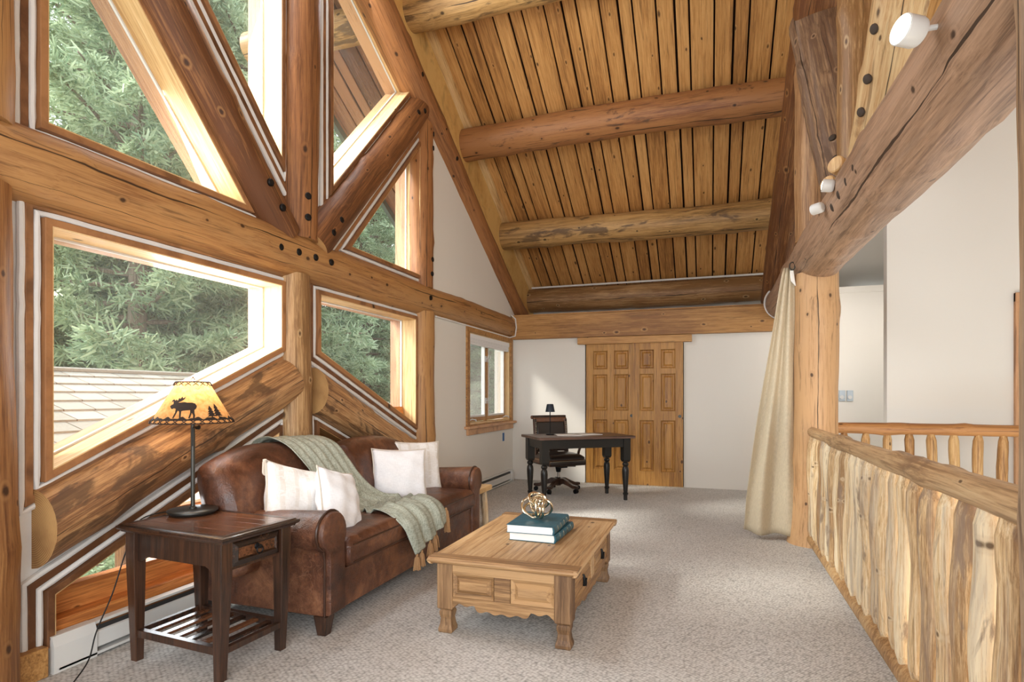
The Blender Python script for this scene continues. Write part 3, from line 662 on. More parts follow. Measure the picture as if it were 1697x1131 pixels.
# ---------------------------------------------------------------- casement window in the drywall
e = struct(empty('window_9', (XD, 7.56, 0.9))); org = tuple(e.location)
MB().ring([(6.67, 0.88), (8.45, 0.88), (8.45, 2.19), (6.67, 2.19)], CAS, XD-0.01, XD+0.022).build('casing', 'fir', e, False, 0.003, origin=org)
MB().box((XD-0.1, 6.62, 0.872), (XD+0.075, 8.48, 0.905)).box((XD, 6.68, 0.79), (XD+0.03, 8.44, 0.872)).build('sill', 'jamb_out', e, False, 0.006, origin=org)
MB().ring(CAS, offset(CAS, -0.022), XD-0.11, XD-0.002).build('jamb', 'jamb', e, False, origin=org)
for i, (ya, yb) in enumerate(((6.79, 7.545), (7.575, 8.33))):
    s_ = MB().ring([(ya, 0.95), (yb, 0.95), (yb, 2.07), (ya, 2.07)], [(ya+0.05, 1.01), (yb-0.05, 1.01), (yb-0.05, 2.02), (ya+0.05, 2.02)], XD-0.11, XD-0.07).build('sash', 'fir', e, False, 0.003, origin=org)
    MB().ring([(ya+0.045, 1.005), (yb-0.045, 1.005), (yb-0.045, 2.025), (ya+0.045, 2.025)], [(ya+0.07, 1.03), (yb-0.07, 1.03), (yb-0.07, 2.0), (ya+0.07, 2.0)], XD-0.115, XD-0.066).build('glazing_bead', 'plastic', s_, False, origin=(0, 0, 0)); 
    MB().add([(XD-0.09, ya+0.05, 1.0), (XD-0.09, yb-0.05, 1.0), (XD-0.09, yb-0.05, 2.02), (XD-0.09, ya+0.05, 2.02)], [(0, 1, 2, 3)]).build('pane', 'glass', s_, False, origin=(0, 0, 0))
    for ch in s_.children:
        ch.location = (-org[0], -org[1], -org[2])
    yc = yb-0.12 if i else ya+0.12
    MB().tube([(XD-0.06, yc, 0.965), (XD-0.03, yc+0.03, 0.985), (XD-0.0, yc+0.09, 0.975), (XD+0.0, yc+0.10, 0.955)], 0.009, 8).build('crank_handle', 'plastic', e, origin=org)
    for z_ in (1.22, 1.80):
        yl = ya+0.03 if i else yb-0.03
        MB().box((XD-0.07, yl-0.012, z_-0.04), (XD-0.055, yl+0.012, z_+0.04)).tube([(XD-0.055, yl, z_), (XD-0.03, yl, z_+0.01), (XD-0.025, yl, z_+0.05)], 0.006, 6).build('sash_lock', 'plastic', e, origin=org)
MB().box((XD-0.065, 7.545, 0.94), (XD-0.11, 7.575, 2.08)).build('mullion', 'fir', e, False, origin=org)
bl = MB().box((XD-0.05, 6.80, 2.03), (XD+0.005, 8.32, 2.085))
for q in range(5): bl.box((XD-0.045+0.004*(q % 2), 6.81, 1.955+q*0.015), (XD-0.0-0.004*(q % 2), 8.31, 1.968+q*0.015))
tag(bl.build('window_blind', 'blind', smooth=False), 'white cellular blind folded up at the top of the far casement window', 'blind')
tag(MB().box((XD+0.0, 8.03, 0.62), (XD+0.008, 8.09, 0.74)).build('outlet_cover', 'blue', smooth=False), 'small blue cover on the drywall below the casement window', 'wall plate')

# ---------------------------------------------------------------- right-hand truss and post
F = (-0.75, -0.6, -0.3)
log('tie_beam', (0.90, 0.5, 2.50), (0.90, 8.30, 2.50), 0.212, 0.205, 'log_tie', 'massive brown log beam crossing the upper right above the railing', 'beam', face=(-0.7, 0, -0.7), crack=0.1, knots=26, step=0.06, n=36, rough=0.03,
    bmat='old_bolt', bolts=[(0.699, 3.334, 2.45), (0.70, 3.514, 2.445), (0.701, 3.719, 2.44), (0.704, 3.92, 2.43)])
log('log_post', (0.88, 5.66, 0), (0.88, 5.66, 2.36), 0.178, 0.172, 'log_post', 'big golden log post beside the curtain, where the railing starts', 'post', face=(-0.1, -1, 0), crack=0.05, flare=0.22, knots=10, step=0.05)
log('log_post', (0.90, 5.66, 2.64), (0.90, 5.66, 5.30), 0.185, 0.17, 'log_post', 'orange log post above the big beam, behind the grey leaning log', 'post', face=F, crack=1.2)
log('log_post', (0.90, 4.20, 2.66), (0.90, 4.20, 6.10), 0.115, 0.125, 'log_light', 'light upright log rising from the big beam between two leaning logs', 'post', face=F, crack=0.9,
    bmat='old_bolt', bolts=[(0.79, 4.25, 3.086), (0.79, 4.25, 2.846)])
log('log_brace', (0.92, 4.10, 2.66), (0.92, 2.90, 3.90), 0.12, 0.14, 'log_light', 'light log brace with a big knot, leaning toward the camera at upper right', 'brace', face=F, crack=0.8,
    bmat='old_bolt', bolts=[(0.80, 3.457, 3.20), (0.80, 3.62, 3.02), (0.80, 3.75, 2.9)])
log('log_brace', (0.94, 4.46, 2.62), (0.88, 5.52, 4.50), 0.20, 0.215, 'log_grey', 'thick grey-brown leaning log with a wide split, above the big beam', 'brace', face=F, crack=0.0, knots=8, roundend=0.05,
    bmat='old_bolt', bolts=[(0.78, 4.52, 3.10), (0.78, 4.42, 2.92)])
log('log_rafter', (0.84, 8.62, RZ(8.62)-0.12), (0.84, 3.6, RZ(3.6)), 0.175, 0.175, 'log', 'steep brown log rafter just left of the big golden post', 'rafter', face=F, crack=0.5, knots=14)
mb = MB().tube([(0.90+0.215*cos(a), 8.22, 2.50+0.215*sin(a)) for a in [pi*0.75+pi*0.65*i/12 for i in range(13)]], 0.013, 6); struct(mb.build('trim_14', 'chink'))
# pale round plugs at the foot of the leaning logs
for (p, lb) in (((0.74, 3.98, 2.70), 'pale round wood plug on top of the big beam, the nearer of two'), ((0.735, 4.20, 2.66), 'pale round wood plug on top of the big beam, just above the lit spotlight')):
    m_ = Matrix.Translation(p) @ Vector((-0.7, -0.7, 0.2)).to_track_quat('Z', 'Y').to_matrix().to_4x4()
    tag(MB().lathe([(0.052, -0.05), (0.052, 0.02), (0.045, 0.026), (0.001, 0.028)], 18, mat=m_).build('wood_plug', 'jamb', bevel=0), lb, 'plug')

# ---------------------------------------------------------------- spotlights on the beam
def spot(loc, aim, R, L, label, energy):
    e = empty('spotlight', loc); tag(e, label, 'light', 'spotlights on the big beam')
    q = Vector(aim).to_track_quat('Z', 'Y').to_matrix().to_4x4()
    MB().lathe([(0.001, -L), (R*0.7, -L), (R*0.92, -L*0.9), (R, -L*0.75), (R, -0.004), (R*0.93, 0.0), (R*0.88, -0.006)], 24, mat=q, cap=False).build('housing', 'plastic', e)
    MB().lathe([(R*0.9, -0.006), (R*0.6, 0.001), (0.001, 0.004)], 24, mat=q, cap=False).build('lens', 'lens', e)
    b = Vector((0.71, loc[1]+0.03, loc[2]+0.0))-Vector(loc)
    a0 = q @ Vector((0, 0, -L*0.6)); MB().tube([a0, b*0.8+Vector((0, 0, 0.0)), b+Vector((0.03, 0, 0))], 0.009, 8).lathe([(0.03, -0.01), (0.03, 0.008)], 16, mat=Matrix.Translation(b) @ Matrix.Rotation(pi/2, 4, 'Y')).build('bracket', 'plastic', e)
    l = bpy.data.lights.new('lamp_light', 'SPOT'); l.energy = energy; l.spot_size = radians(110); l.spot_blend = 0.7; l.shadow_soft_size = R*0.8; l.color = (1, 0.82, 0.6)
    lo = bpy.data.objects.new('lamp_light', l); C.objects.link(lo); lo.parent = e; lo.location = (Vector(aim).normalized())*0.03; lo.rotation_euler = Vector(aim).to_track_quat('-Z', 'Y').to_euler()
    return e
spot((0.585, 2.18, 2.485), (-0.85, -0.42, 0.10), 0.047, 0.075, 'large white spotlight, lit, at the top right on the big beam', 22)
spot((0.625, 3.79, 2.525), (-0.8, 0.1, 0.15), 0.036, 0.065, 'small white spotlight, lit, the upper of the two near the golden post', 12)
spot((0.62, 4.10, 2.475), (-0.75, 0.6, -0.05), 0.034, 0.07, 'small white spotlight, the lower of the two near the golden post', 8)

# ---------------------------------------------------------------- railings
RX = 0.83
def stick(p0, p1, r, m, sd):
    rs = random.Random(sd); n = 12; pts = []; rr = []
    p0 = Vector(p0); p1 = Vector(p1)
    for i in range(n+1):
        f = i/n; q = p0.lerp(p1, f); q.x += 0.006*sin(f*7+sd); q.y += 0.006*sin(f*5+sd*2)
        e = min(f, 1-f)*(p1-p0).length/0.10; k = 1 if e >= 1 else 0.55+0.45*sin(e*pi/2)
        pts.append(q); rr.append(r*k*(1+0.05*sin(f*11+sd)+0.03*rs.uniform(-1, 1)))
    return MB().tube(pts, rr, 14)
rl = empty('log_railing', (RX, 3.7, 0)); tag(rl, 'pale peeled log railing running along the loft edge at right', 'railing')
lg = log('top_rail', (RX, 1.84, 0.987), (RX, 5.50, 0.984), 0.054, 0.040, 'log_light', face=(-0.6, 0, 0.8), crack=2.4, rough=0.05, knots=8, roundend=0.02); lg.data.materials[0] = wood('railing_top_log', '#d6b98f', '#c2a077', '#93714f', patches=0.3, patchcol='#8b6b4e', crack=False)
lg.matrix_world = Matrix.Translation((-RX, -3.7, 0)) @ lg.matrix_world; lg.parent = rl
MB().tube([(RX, 1.98+i*0.32, 0.075) for i in range(12)], [0.062-0.0016*i for i in range(12)], 14).build('bottom_rail', 'log_light', rl, origin=(RX, 3.7, 0))
M['baluster'] = wood('peeled_baluster', '#eedcba', '#d8b88a', '#a07c54', grey=0.6, knots=1.3, var=0.3, scale=2.0, patches=0.12, patchcol='#8a7462')
M['baluster2'] = wood('orange_baluster', '#cda873', '#b0834f', '#80572f', knots=0.8, var=0.3)
for i in range(23):
    y = 5.42-i*0.1535
    stick((RX+0.005*sin(i*3), y, 0.09), (RX, y, 0.965), 0.046+0.004*hsh(i, 2.0), None, i).build('baluster', 'baluster', rl, origin=(RX, 3.7, 0))
br = empty('log_railing', (1.85, 6.27, 0)); tag(br, 'orange-brown peeled log railing across the far side of the stairwell', 'railing')
lg = log('top_rail', (1.06, 6.27, 0.985), (3.1, 6.27, 0.985), 0.052, 0.054, 'log', face=(0, -1, 0), crack=0.4, rough=0.05, knots=10, taperends=0.12)
lg.data.materials[0] = wood('far_rail_log', '#b5804c', '#966136', '#663d20', knots=1.2)
lg.matrix_world = Matrix.Translation((-1.85, -6.27, 0)) @ lg.matrix_world; lg.parent = br
for i in range(10):
    x = 1.22+i*0.178
    stick((x, 6.27, 0.05), (x, 6.27, 0.96), 0.040, None, i+50).build('baluster', 'baluster2', br, origin=(1.85, 6.27, 0))
MB().tube([(1.1+i*0.4, 6.27, 0.06) for i in range(6)], 0.045, 12).build('bottom_rail', 'baluster2', br, origin=(1.85, 6.27, 0))
log('newel_post', (0.878, 1.82, -0.1), (0.878, 1.82, 3.4), 0.122, 0.112, 'log_grey', 'greyed log post at the right edge of the photo, ending the railing', 'post', face=(-1, 0, 0), crack=-0.15, rough=0.04)
# door casing on the right wall
struct(MB().box((2.80, 6.86, 0), (2.90, 6.90, 2.29)).box((2.80, 6.85, 2.20), (3.8, 6.90, 2.29)).build('trim_15', 'jamb_out', smooth=False, bevel=0.006))
for i, x in enumerate((1.632, 1.722)):
    t_e = empty('thermostat', (x, YB, 1.29)); tag(t_e, ('left' if i == 0 else 'right')+' of two small white thermostats on the wall behind the golden post', 'thermostat', 'wall thermostats')
    MB().box((-0.036, -0.025, -0.07), (0.036, 0, 0.07)).build('body', 'dial', t_e, False, 0.006)
    MB().lathe([(0.026, 0), (0.024, 0.015), (0.001, 0.017)], 16, mat=Matrix.Translation((-0.005, -0.025, -0.02)) @ Matrix.Rotation(pi/2, 4, 'X')).build('dial', 'plastic', t_e)

# ---------------------------------------------------------------- heaters
def heater(y0, y1, x, label):
    e = empty('baseboard_heater', (x, (y0+y1)/2, 0)); tag(e, label, 'heater'); org = tuple(e.location); D = 0.07
    b = MB(); b.box((x, y0, 0.012), (x+0.008, y1, 0.17)); b.box((x, y0, 0.155), (x+D*0.75, y1, 0.17)); b.build('back_plate', 'heater', e, False, 0.003, origin=org)
    b = MB(); b.loft([[(x+D-0.012, y, 0.045), (x+D, y, 0.045), (x+D-0.004, y, 0.120), (x+D-0.018, y, 0.125)] for y in (y0+0.02, y1-0.02)]); b.build('front_panel', 'heater', e, False, 0.002, origin=org)
    b = MB(); b.box((x+0.01, y0+0.03, 0.045), (x+D-0.02, y1-0.03, 0.145)); b.build('element', 'heater_dark', e, False, origin=org)
    b = MB(); b.box((x+0.0, y0+0.02, 0.010), (x+D+0.004, y1-0.02, 0.024)); b.build('bottom_lip', 'heater', e, False, 0.002, origin=org)
    for a, c in ((y0, y0+0.20), (y1-0.10, y1)):
        b = MB(); b.prism([(x, 0.0), (x+D+0.004, 0.0), (x+D+0.004, 0.125), (x+D-0.012, 0.172), (x, 0.172)], lambda p, q, r: (p, r, q), a, c); b.build('end_cap', 'heater', e, False, 0.003, origin=org)
    return e
heater(1.86, 4.3, XW+0.0, 'white baseboard heater on the floor under the near bottom window')
heater(6.6, 8.34, XD+0.0, 'white baseboard heater on the far drywall below the casement window')

# ---------------------------------------------------------------- curtain
ct = empty('curtain', (0.56, 5.62, 0)); tag(ct, 'beige satin curtain hanging gathered on the left of the golden post', 'curtain')
rows = []
NZ = 40; NU = 60
for i in range(NZ+1):
    f = i/NZ; z = 2.42-f*2.37
    wdt = 0.07+0.30*min(1, f*1.15)**0.8+0.05*f
    cx = 0.665-0.155*f**0.8+0.0; cy = 5.62+0.02*f
    row = []
    for j in range(NU+1):
        g = j/NU-0.5; amp = 0.035*(0.35+0.65*f)*(1-0.2*abs(g))
        x = cx+g*wdt; y = cy+amp*sin(g*2*pi*(2.1)+1.2*sin(f*2.2+g*3))+0.006*sin(g*31+f*9)*(1-f)+0.05*sin(f*4)*g
        x += 0.012*sin(f*8+g*14)*(1-f)
        zz = z+(0.05*abs(g)+0.02*sin(g*9))*f*0.6
        row.append((x, y, max(zz, 0.02)))
    rows.append(row)
MB().loft(rows, cap=False, closed=False).build('drape', 'curtain', ct, smooth=True, angle=180, origin=(0.56, 5.62, 0), solid=0.004)
b = MB().tube([(0.69+0.022*cos(a), 5.60, 2.43+0.035*sin(a)) for a in [2*pi*i/16 for i in range(16)]], 0.006, 6, loop=True); b.build('hanging_ring', 'lamp_metal', ct, origin=(0.56, 5.62, 0))
b = MB().tube([(0.69, 5.60, 2.39), (0.70, 5.60, 2.31), (0.715, 5.61, 2.26), (0.69, 5.60, 2.30), (0.68, 5.60, 2.39)], 0.011, 8); b.build('tie_strap', 'paper', ct, origin=(0.56, 5.62, 0))

# ================================================================ SOFA
SX, SY = -2.40, 3.70
sofa = empty('sofa', (SX, SY, 0)); tag(sofa, 'distressed brown leather sofa with rolled arms and humped back', 'sofa')
so_ = (SX, SY, 0)
def rrect(x0, z0, x1, z1, r, k=5):
    out = []
    for cx, cz_, a0 in ((x1-r, z1-r, 0), (x0+r, z1-r, 90), (x0+r, z0+r, 180), (x1-r, z0+r, 270)):
        for i in range(k+1):
            a = radians(a0+90*i/k); out.append((cx+r*cos(a), cz_+r*sin(a)))
    return out
# base
Y0, Y1, XF, XB = 2.56, 4.84, -1.93, -2.84
b = MB(); b.box((XB, Y0+0.08, 0.10), (XF-0.02, Y1-0.08, 0.325)); b.build('base', 'leather', sofa, False, 0.012, origin=so_)
MB().box((XF-0.019, SY-0.004, 0.105), (XF-0.016, SY+0.004, 0.32)).build('seam', 'piping', sofa, False, origin=so_)
# seat cushion (one long cushion, crowned)
def crowned(x0, x1, y0, y1, z0, z1, crown, nx=22, ny=60, e=0.05):
    secs = []
    mb = MB(); top = []; bot = []
    for i in range(nx+1):
        u = i/nx; rt = []; rb = []
        for j in range(ny+1):
            v = j/ny
            eu = min(u, 1-u)*(x1-x0); ev = min(v, 1-v)*(y1-y0); d = min(eu, ev)
            rd = 1 if d >= e else sqrt(max(0, 1-(1-d/e)**2))
            x = x0+(x1-x0)*u; y = y0+(y1-y0)*v
            bulge = (sin(pi*u)**0.5 if 0 < u < 1 else 0)*(sin(pi*v)**0.35 if 0 < v < 1 else 0)
            zc = (z0+z1)/2; h = (z1-z0)/2
            wr = 0.004*sin(y*23+x*9)*sin(x*17+y*3)+0.003*sin(x*41+y*29)
            rt.append((x, y, zc+h*(0.45+0.55*rd)+(crown+wr)*bulge)); rb.append((x, y, zc-h*(0.6+0.4*rd)))
        top.append(rt); bot.append(rb)
    n = ny+1; vs = [p for r in top for p in r]+[p for r in bot for p in r]; o = (nx+1)*n; fs = []
    for i in range(nx):
        for j in range(ny):
            a = i*n+j; fs.append((a, a+1, a+n+1, a+n)); fs.append((o+a, o+a+n, o+a+n+1, o+a+1))
    for j in range(ny): fs.append((j, o+j, o+j+1, j+1)); a = nx*n+j; fs.append((a, a+1, o+a+1, o+a))
    for i in range(nx): a = i*n; fs.append((a, a+n, o+a+n, o+a)); a = i*n+ny; fs.append((a, o+a, o+a+n, a+n))
    return mb.add(vs, fs)
crowned(XB+0.2, XF+0.025, Y0+0.225, Y1-0.225, 0.325, 0.485, 0.035).build('seat_cushion', 'leather', sofa, angle=60, origin=so_)
for z_ in (0.355, 0.452):
    xs = XF+0.027; MB().tube([(xs-0.004, Y0+0.26+i*(Y1-Y0-0.52)/20, z_) for i in range(21)], 0.005, 6).build('welt', 'piping', sofa, origin=so_)
# arms: roll profile in (y,z), extruded along x; mirrored for the far one
def arm(side):
    s = -1 if side == 'near' else 1; yc = Y0+0.115 if s < 0 else Y1-0.115
    def prof(k):
        # outer face, roll, inner face (mirrored with s), k scales the roll
        R = 0.118*k; pts = []
        for i in range(0, 21):
            a = radians(-58+i*(300/20)); pts.append((R*cos(a)*-1*s*-1, 0.57+R*sin(a)))
        return pts
    secs = []
    prof_pts = []
    R = 0.118
    # go round: inner bottom -> inner side -> roll over -> outer side -> outer bottom
    inner = 0.105; outer = -0.035
    ring = [(inner, 0.10), (inner, 0.30), (inner-0.005, 0.44)]
    for i in range(17):
        a = radians(-35+i*(245/16)); ring.append((R*cos(a), 0.552+R*sin(a)))
    ring += [(outer-0.02, 0.455), (outer-0.01, 0.40), (outer-0.012, 0.10)]
    ring = [(yc+(-s)*p[0] if True else 0, p[1]) for p in ring]
    body = MB()
    xs = [XB+0.02, XB+0.3, XF-0.3, XF-0.04, XF-0.03]
    body.loft([[(x, p[0], p[1]-(0.05*((XF-x)/0.9) if p[1] > 0.4 else 0.0)) for p in ring] for x in xs]); body.build('arm', 'leather', sofa, angle=50, origin=so_, bevel=0.006)
    cy = sum(p[0] for p in ring)/len(ring); cz_ = 0.45
    fr = MB(); r2 = [(cy+(p[0]-cy)*0.93, cz_+(p[1]-cz_)*0.975) for p in ring]; r3 = [(cy+(p[0]-cy)*0.85, cz_+(p[1]-cz_)*0.95) for p in ring]
    fr.loft([[(XF-0.03, *p) for p in r2], [(XF-0.005, *p) for p in r2], [(XF+0.004, *p) for p in r3]]); fr.build('arm_front_panel', 'leather', sofa, angle=50, origin=so_)
    MB().tube([(XF-0.03, *p) for p in ring], 0.007, 8).build('welt', 'piping', sofa, origin=so_)
arm('near'); arm('far')
# back: two crowned humps that meet in the middle
def hump(ya, yb, zp, zl, zr, yp):
    secs = []; n = 34
    for i in range(n+1):
        f = i/n; y = ya+(yb-ya)*f
        if y < yp: g = (yp-y)/(yp-ya); zt = zp-(zp-zl)*g**2.1
        else: g = (y-yp)/(yb-yp); zt = zp-(zp-zr)*g**2.1
        e = min(f, 1-f)*(yb-ya)/0.05; k = 1 if e >= 1 else sqrt(max(0.0, 1-(1-e)**2))
        th = 0.5*0.24*(0.35+0.65*k); zt -= (1-k)*0.045
        ring = []
        for q in range(28):
            a = 2*pi*q/28; ca, sa = cos(a), sin(a)
            px_ = math.copysign(abs(ca)**0.6, ca)*th; pz = math.copysign(abs(sa)**0.45, sa)
            zz = (zt+0.30)/2+pz*(zt-0.30)/2
            lean = (zz-0.45)*0.30
            bulge = 1+0.18*sin(pi*max(0, min(1, (zz-0.42)/(zt-0.42)))) if px_ > 0 else 1
            ring.append((-2.52+px_*bulge-lean, y, zz))
        secs.append(ring)
    return MB().loft(secs)
hump(2.49, 3.68, 0.995, 0.89, 0.925, 2.98).build('back_cushion', 'leather', sofa, angle=60, origin=so_)
hump(3.67, 4.76, 0.965, 0.925, 0.80, 4.12).build('back_cushion', 'leather', sofa, angle=60, origin=so_)
b = MB().box((XB-0.02, Y0+0.12, 0.12), (XB+0.12, Y1-0.12, 0.72)); b.build('back_frame', 'leather', sofa, False, 0.03, origin=so_, seg=4)
for (x, y) in ((XF-0.05, Y0+0.09), (XF-0.05, Y1-0.09), (XB+0.05, Y0+0.12), (XB+0.05, Y1-0.12)):
    mb = MB().loft([[(x+dx*k, y+dy*k, z) for dx, dy in ((-1, -1), (1, -1), (1, 1), (-1, 1))] for k, z in ((0.026, 0), (0.04, 0.105))]); mb.build('foot', 'dark', sofa, False, 0.003, origin=so_)

# ---------------------------------------------------------------- pillows
def pillow(name, loc, normal, roll, size, thick, mat, label, tassels=(), trim=True):
    e = empty(name, loc); tag(e, label, 'pillow', 'throw pillows on the sofa')
    z = Vector(normal).normalized(); up = Vector((0, 0, 1)); y = (up-z*up.dot(z)).normalized(); x = y.cross(z)
    Mx = Matrix((x, y, z)).transposed() @ Matrix.Rotation(roll, 3, 'Z'); e.rotation_euler = Mx.to_euler()
    n = 26; vs = []; h = size/2
    def P(u, v, s):
        px_ = u*h; py = v*h
        pin = 1-0.075*(1-abs(v)**2.5)*(abs(u)**3); pin2 = 1-0.075*(1-abs(u)**2.5)*(abs(v)**3)
        w_ = max(0, (1-u*u))**0.42*max(0, (1-v*v))**0.42
        wr = 0.010*sin(u*7+v*4+size*9)*sin(v*6-u*2)*(1-w_*0.3)
        return (px_*pin, py*pin2, s*(thick/2*w_)+wr*(w_ > 0))
    mb = MB(); F_ = [[P(-1+2*i/n, -1+2*j/n, 1) for j in range(n+1)] for i in range(n+1)]; B_ = [[P(-1+2*i/n, -1+2*j/n, -1) for j in range(n+1)] for i in range(n+1)]
    mb.loft(F_, cap=False, closed=False); mb.loft(B_, cap=False, closed=False)
    mb.build('cover', mat, e, angle=180)
    if trim:
        edge = [F_[i][0] for i in range(n)]+[F_[n][j] for j in range(n)]+[F_[n-i][n] for i in range(n)]+[F_[0][n-j] for j in range(n)]
        MB().tube(edge, 0.0055, 6, loop=True).build('piping', 'cream_tassel', e)
    for (u, v) in tassels:
        c = Vector((u*h*1.02, v*h*1.02, 0)); dn = (Mx.transposed() @ Vector((0.0, 0, -1))).normalized(); t_ = MB()
        for q in range(14):
            a = 2*pi*q/14; sp = Vector((cos(a), sin(a), 0))*0.016; t_.tube([c, c+dn*0.02+sp*0.6, c+dn*0.08+sp], [0.005, 0.006, 0.003], 5)
        t_.tube([c, c+dn*0.015], 0.011, 8); t_.build('tassel', 'cream_tassel', e)
    return e
pillow('throw_pillow', (-2.34, 2.87, 0.660), (0.93, -0.15, 0.34), -0.30, 0.44, 0.18, 'pillow_stripe', 'striped off-white pillow with corner tassel, against the near arm', tassels=((-1, 1), (1, -1)))
pillow('throw_pillow', (-2.15, 3.02, 0.640), (0.97, 0.14, 0.26), -0.26, 0.41, 0.17, 'pillow', 'plain white pillow leaning in front of the striped one by the near arm')
pillow('throw_pillow', (-2.30, 4.02, 0.668), (0.62, -0.70, 0.32), -0.04, 0.43, 0.15, 'pillow', 'square plain white pillow in front, on the far half of the sofa')
pillow('throw_pillow', (-2.40, 4.47, 0.680), (0.70, -0.62, 0.30), -0.05, 0.45, 0.13, 'pillow_stripe', 'faintly striped pillow behind the square white one near the far arm', tassels=((-1, 1), (1, -1)))

# ---------------------------------------------------------------- throw blanket
tb = empty('throw_blanket', (-2.3, 3.5, 0)); tag(tb, 'sage green woven throw with camel tassels draped over the sofa', 'blanket')
to = (-2.3, 3.5, 0)
ST = [((-2.82, 2.99, 0.74), (-2.84, 3.50, 0.74)), ((-2.80, 2.99, 0.95), (-2.81, 3.50, 0.94)), ((-2.70, 3.01, 1.015), (-2.70, 3.52, 0.995)), ((-2.575, 3.05, 0.965), (-2.57, 3.56, 0.945)),
      ((-2.50, 3.11, 0.86), (-2.49, 3.60, 0.83)), ((-2.435, 3.17, 0.74), (-2.42, 3.64, 0.71)), ((-2.375, 3.26, 0.61), (-2.35, 3.72, 0.60)), ((-2.31, 3.32, 0.535), (-2.26, 3.80, 0.54)),
      ((-2.20, 3.35, 0.528), (-2.14, 3.90, 0.532)), ((-2.06, 3.34, 0.526), (-2.02, 3.95, 0.528)), ((-1.96, 3.33, 0.50), (-1.93, 3.94, 0.505)), ((-1.887, 3.35, 0.43), (-1.885, 3.94, 0.455)),
      ((-1.875, 3.40, 0.34), (-1.87, 3.945, 0.41)), ((-1.865, 3.46, 0.23), (-1.862, 3.96, 0.37))]
def crom(P, t):
    n = len(P)-1; i = min(int(t*n), n-1); f = t*n-i; g = lambda k: Vector(P[max(0, min(n, k))])
    a, b, c, d = g(i-1), g(i), g(i+1), g(i+2)
    return 0.5*((2*b)+(-a+c)*f+(2*a-5*b+4*c-d)*f*f+(-a+3*b-3*c+d)*f**3)
A_ = [q[0] for q in ST]; B_ = [q[1] for q in ST]; rows = []; NL = 80; NW = 40
for i in range(NL+1):
    t = i/NL; a = crom(A_, t); b2 = crom(B_, t); row = []
    tg = (crom(A_, min(1, t+0.02))-crom(A_, max(0, t-0.02))); nr = tg.cross(b2-a); nr = nr.normalized()
    if nr.z < 0 and t < 0.9 and t > 0.15: nr = -nr
    if nr.x < 0 and t >= 0.15: nr = -nr
    if t <= 0.15 and nr.x > 0: nr = -nr
    for j in range(NW+1):
        g = j/NW; p = a.lerp(b2, g)
        am = 0.006+0.016*min(1, max(0, (t-0.35)/0.25))
        p = p+nr*(0.006+am*(0.5+0.5*sin(g*2*pi*3.2+4.5*t+sin(t*9)*0.8))+0.006*sin(g*37+t*6))
        row.append(tuple(p))
    rows.append(row)
MB().loft(rows, cap=False, closed=False).build('woven_cloth', 'throw', tb, angle=180, origin=to, solid=0.005)
end = rows[-1]
def tassel(p, L=0.115, r=0.028):
    p = Vector(p); t_ = MB()
    for q in range(18):
        a = 2*pi*q/18; k = 0.5+0.5*hsh(q, p.y); sp = Vector((cos(a)*k, sin(a)*k, 0))*r
        t_.tube([p-Vector((0, 0, 0.015)), p-Vector((0, 0, 0.03))+sp*0.5, p-Vector((0, 0, L*(0.9+0.1*hsh(q, 3.0))))+sp], [0.005, 0.005, 0.0035], 5)
    t_.lathe([(0.004, 0.0), (0.009, -0.006), (0.010, -0.014), (0.007, -0.02), (0.009, -0.026)], 10, mat=Matrix.Translation(p)); t_.build('tassel', 'tassel', tb, origin=to)
for j in (1, 5, 15, 20, 24): tassel(end[j])
for q in ((-1.865, 3.962, 0.42), (-1.868, 3.955, 0.455), (-1.86, 3.96, 0.38)): tassel(q)

# ================================================================ SIDE TABLE
TZ = 0.668
st_ = empty('side_table', (-2.368, 2.262, 0), radians(-4)); tag(st_, 'dark brown wooden side table with one drawer and slatted lower shelf', 'side table')
W2, D2 = 0.357, 0.235
# top: planked field inside a moulded edge
mb = MB(); nb = 5
for i in range(nb):
    a = -D2+0.035+(2*D2-0.07)*i/nb; mb.box((-W2+0.035, a+0.0008, TZ-0.02), (W2-0.035, a+(2*D2-0.07)/nb-0.0008, TZ))
mb.build('table_top', 'darktop', st_, False, 0.001)
def edge_prof(w, d):
    secs = []
    pr = [(-0.04, TZ-0.020), (-0.04, TZ+0.001), (-0.014, TZ+0.001), (-0.010, TZ-0.003), (0.0, TZ-0.006), (0.002, TZ-0.016), (-0.004, TZ-0.024), (-0.012, TZ-0.027), (-0.016, TZ-0.036), (-0.03, TZ-0.037)]
    for sx, sy in ((1, 1), (-1, 1), (-1, -1), (1, -1)): secs.append([(sx*(w+p[0]), sy*(d+p[0]), p[1]) for p in pr])
    return MB().loft(secs, loop=True)
edge_prof(W2, D2).build('moulded_edge', 'dark', st_, True, angle=30)
lw = 0.029; lx, ly = W2-0.068, D2-0.055
for sx in (-1, 1):
    for sy in (-1, 1):
        cx, cy = sx*lx, sy*ly
        secs = [[(cx+dx*k-sx*(lw-k), cy+dy*k-sy*(lw-k)*0, z) for dx, dy in ((-1, -1), (1, -1), (1, 1), (-1, 1))] for k, z in ((0.020, 0), (0.028, 0.36), (0.031, 0.50), (0.031, TZ-0.03))]
        MB().loft(secs).build('leg', 'dark', st_, False, 0.003)
def arched(w, x_or_y, fixed):
    p = [(-w, 0.49), (-w+0.03, 0.49), (-w+0.05, 0.505)]+[(-w+0.07+(2*w-0.14)*i/8, 0.515) for i in range(9)]+[(w-0.05, 0.505), (w-0.03, 0.49), (w, 0.49), (w, TZ-0.03), (-w, TZ-0.03)]
    return p
for sy in (-1, 1):
    MB().prism(arched(lx-0.02, 0, 0), lambda p, q, r: (p, r, q), sy*(ly+0.012), sy*(ly-0.008)).build('apron', 'dark', st_, False, 0.002)
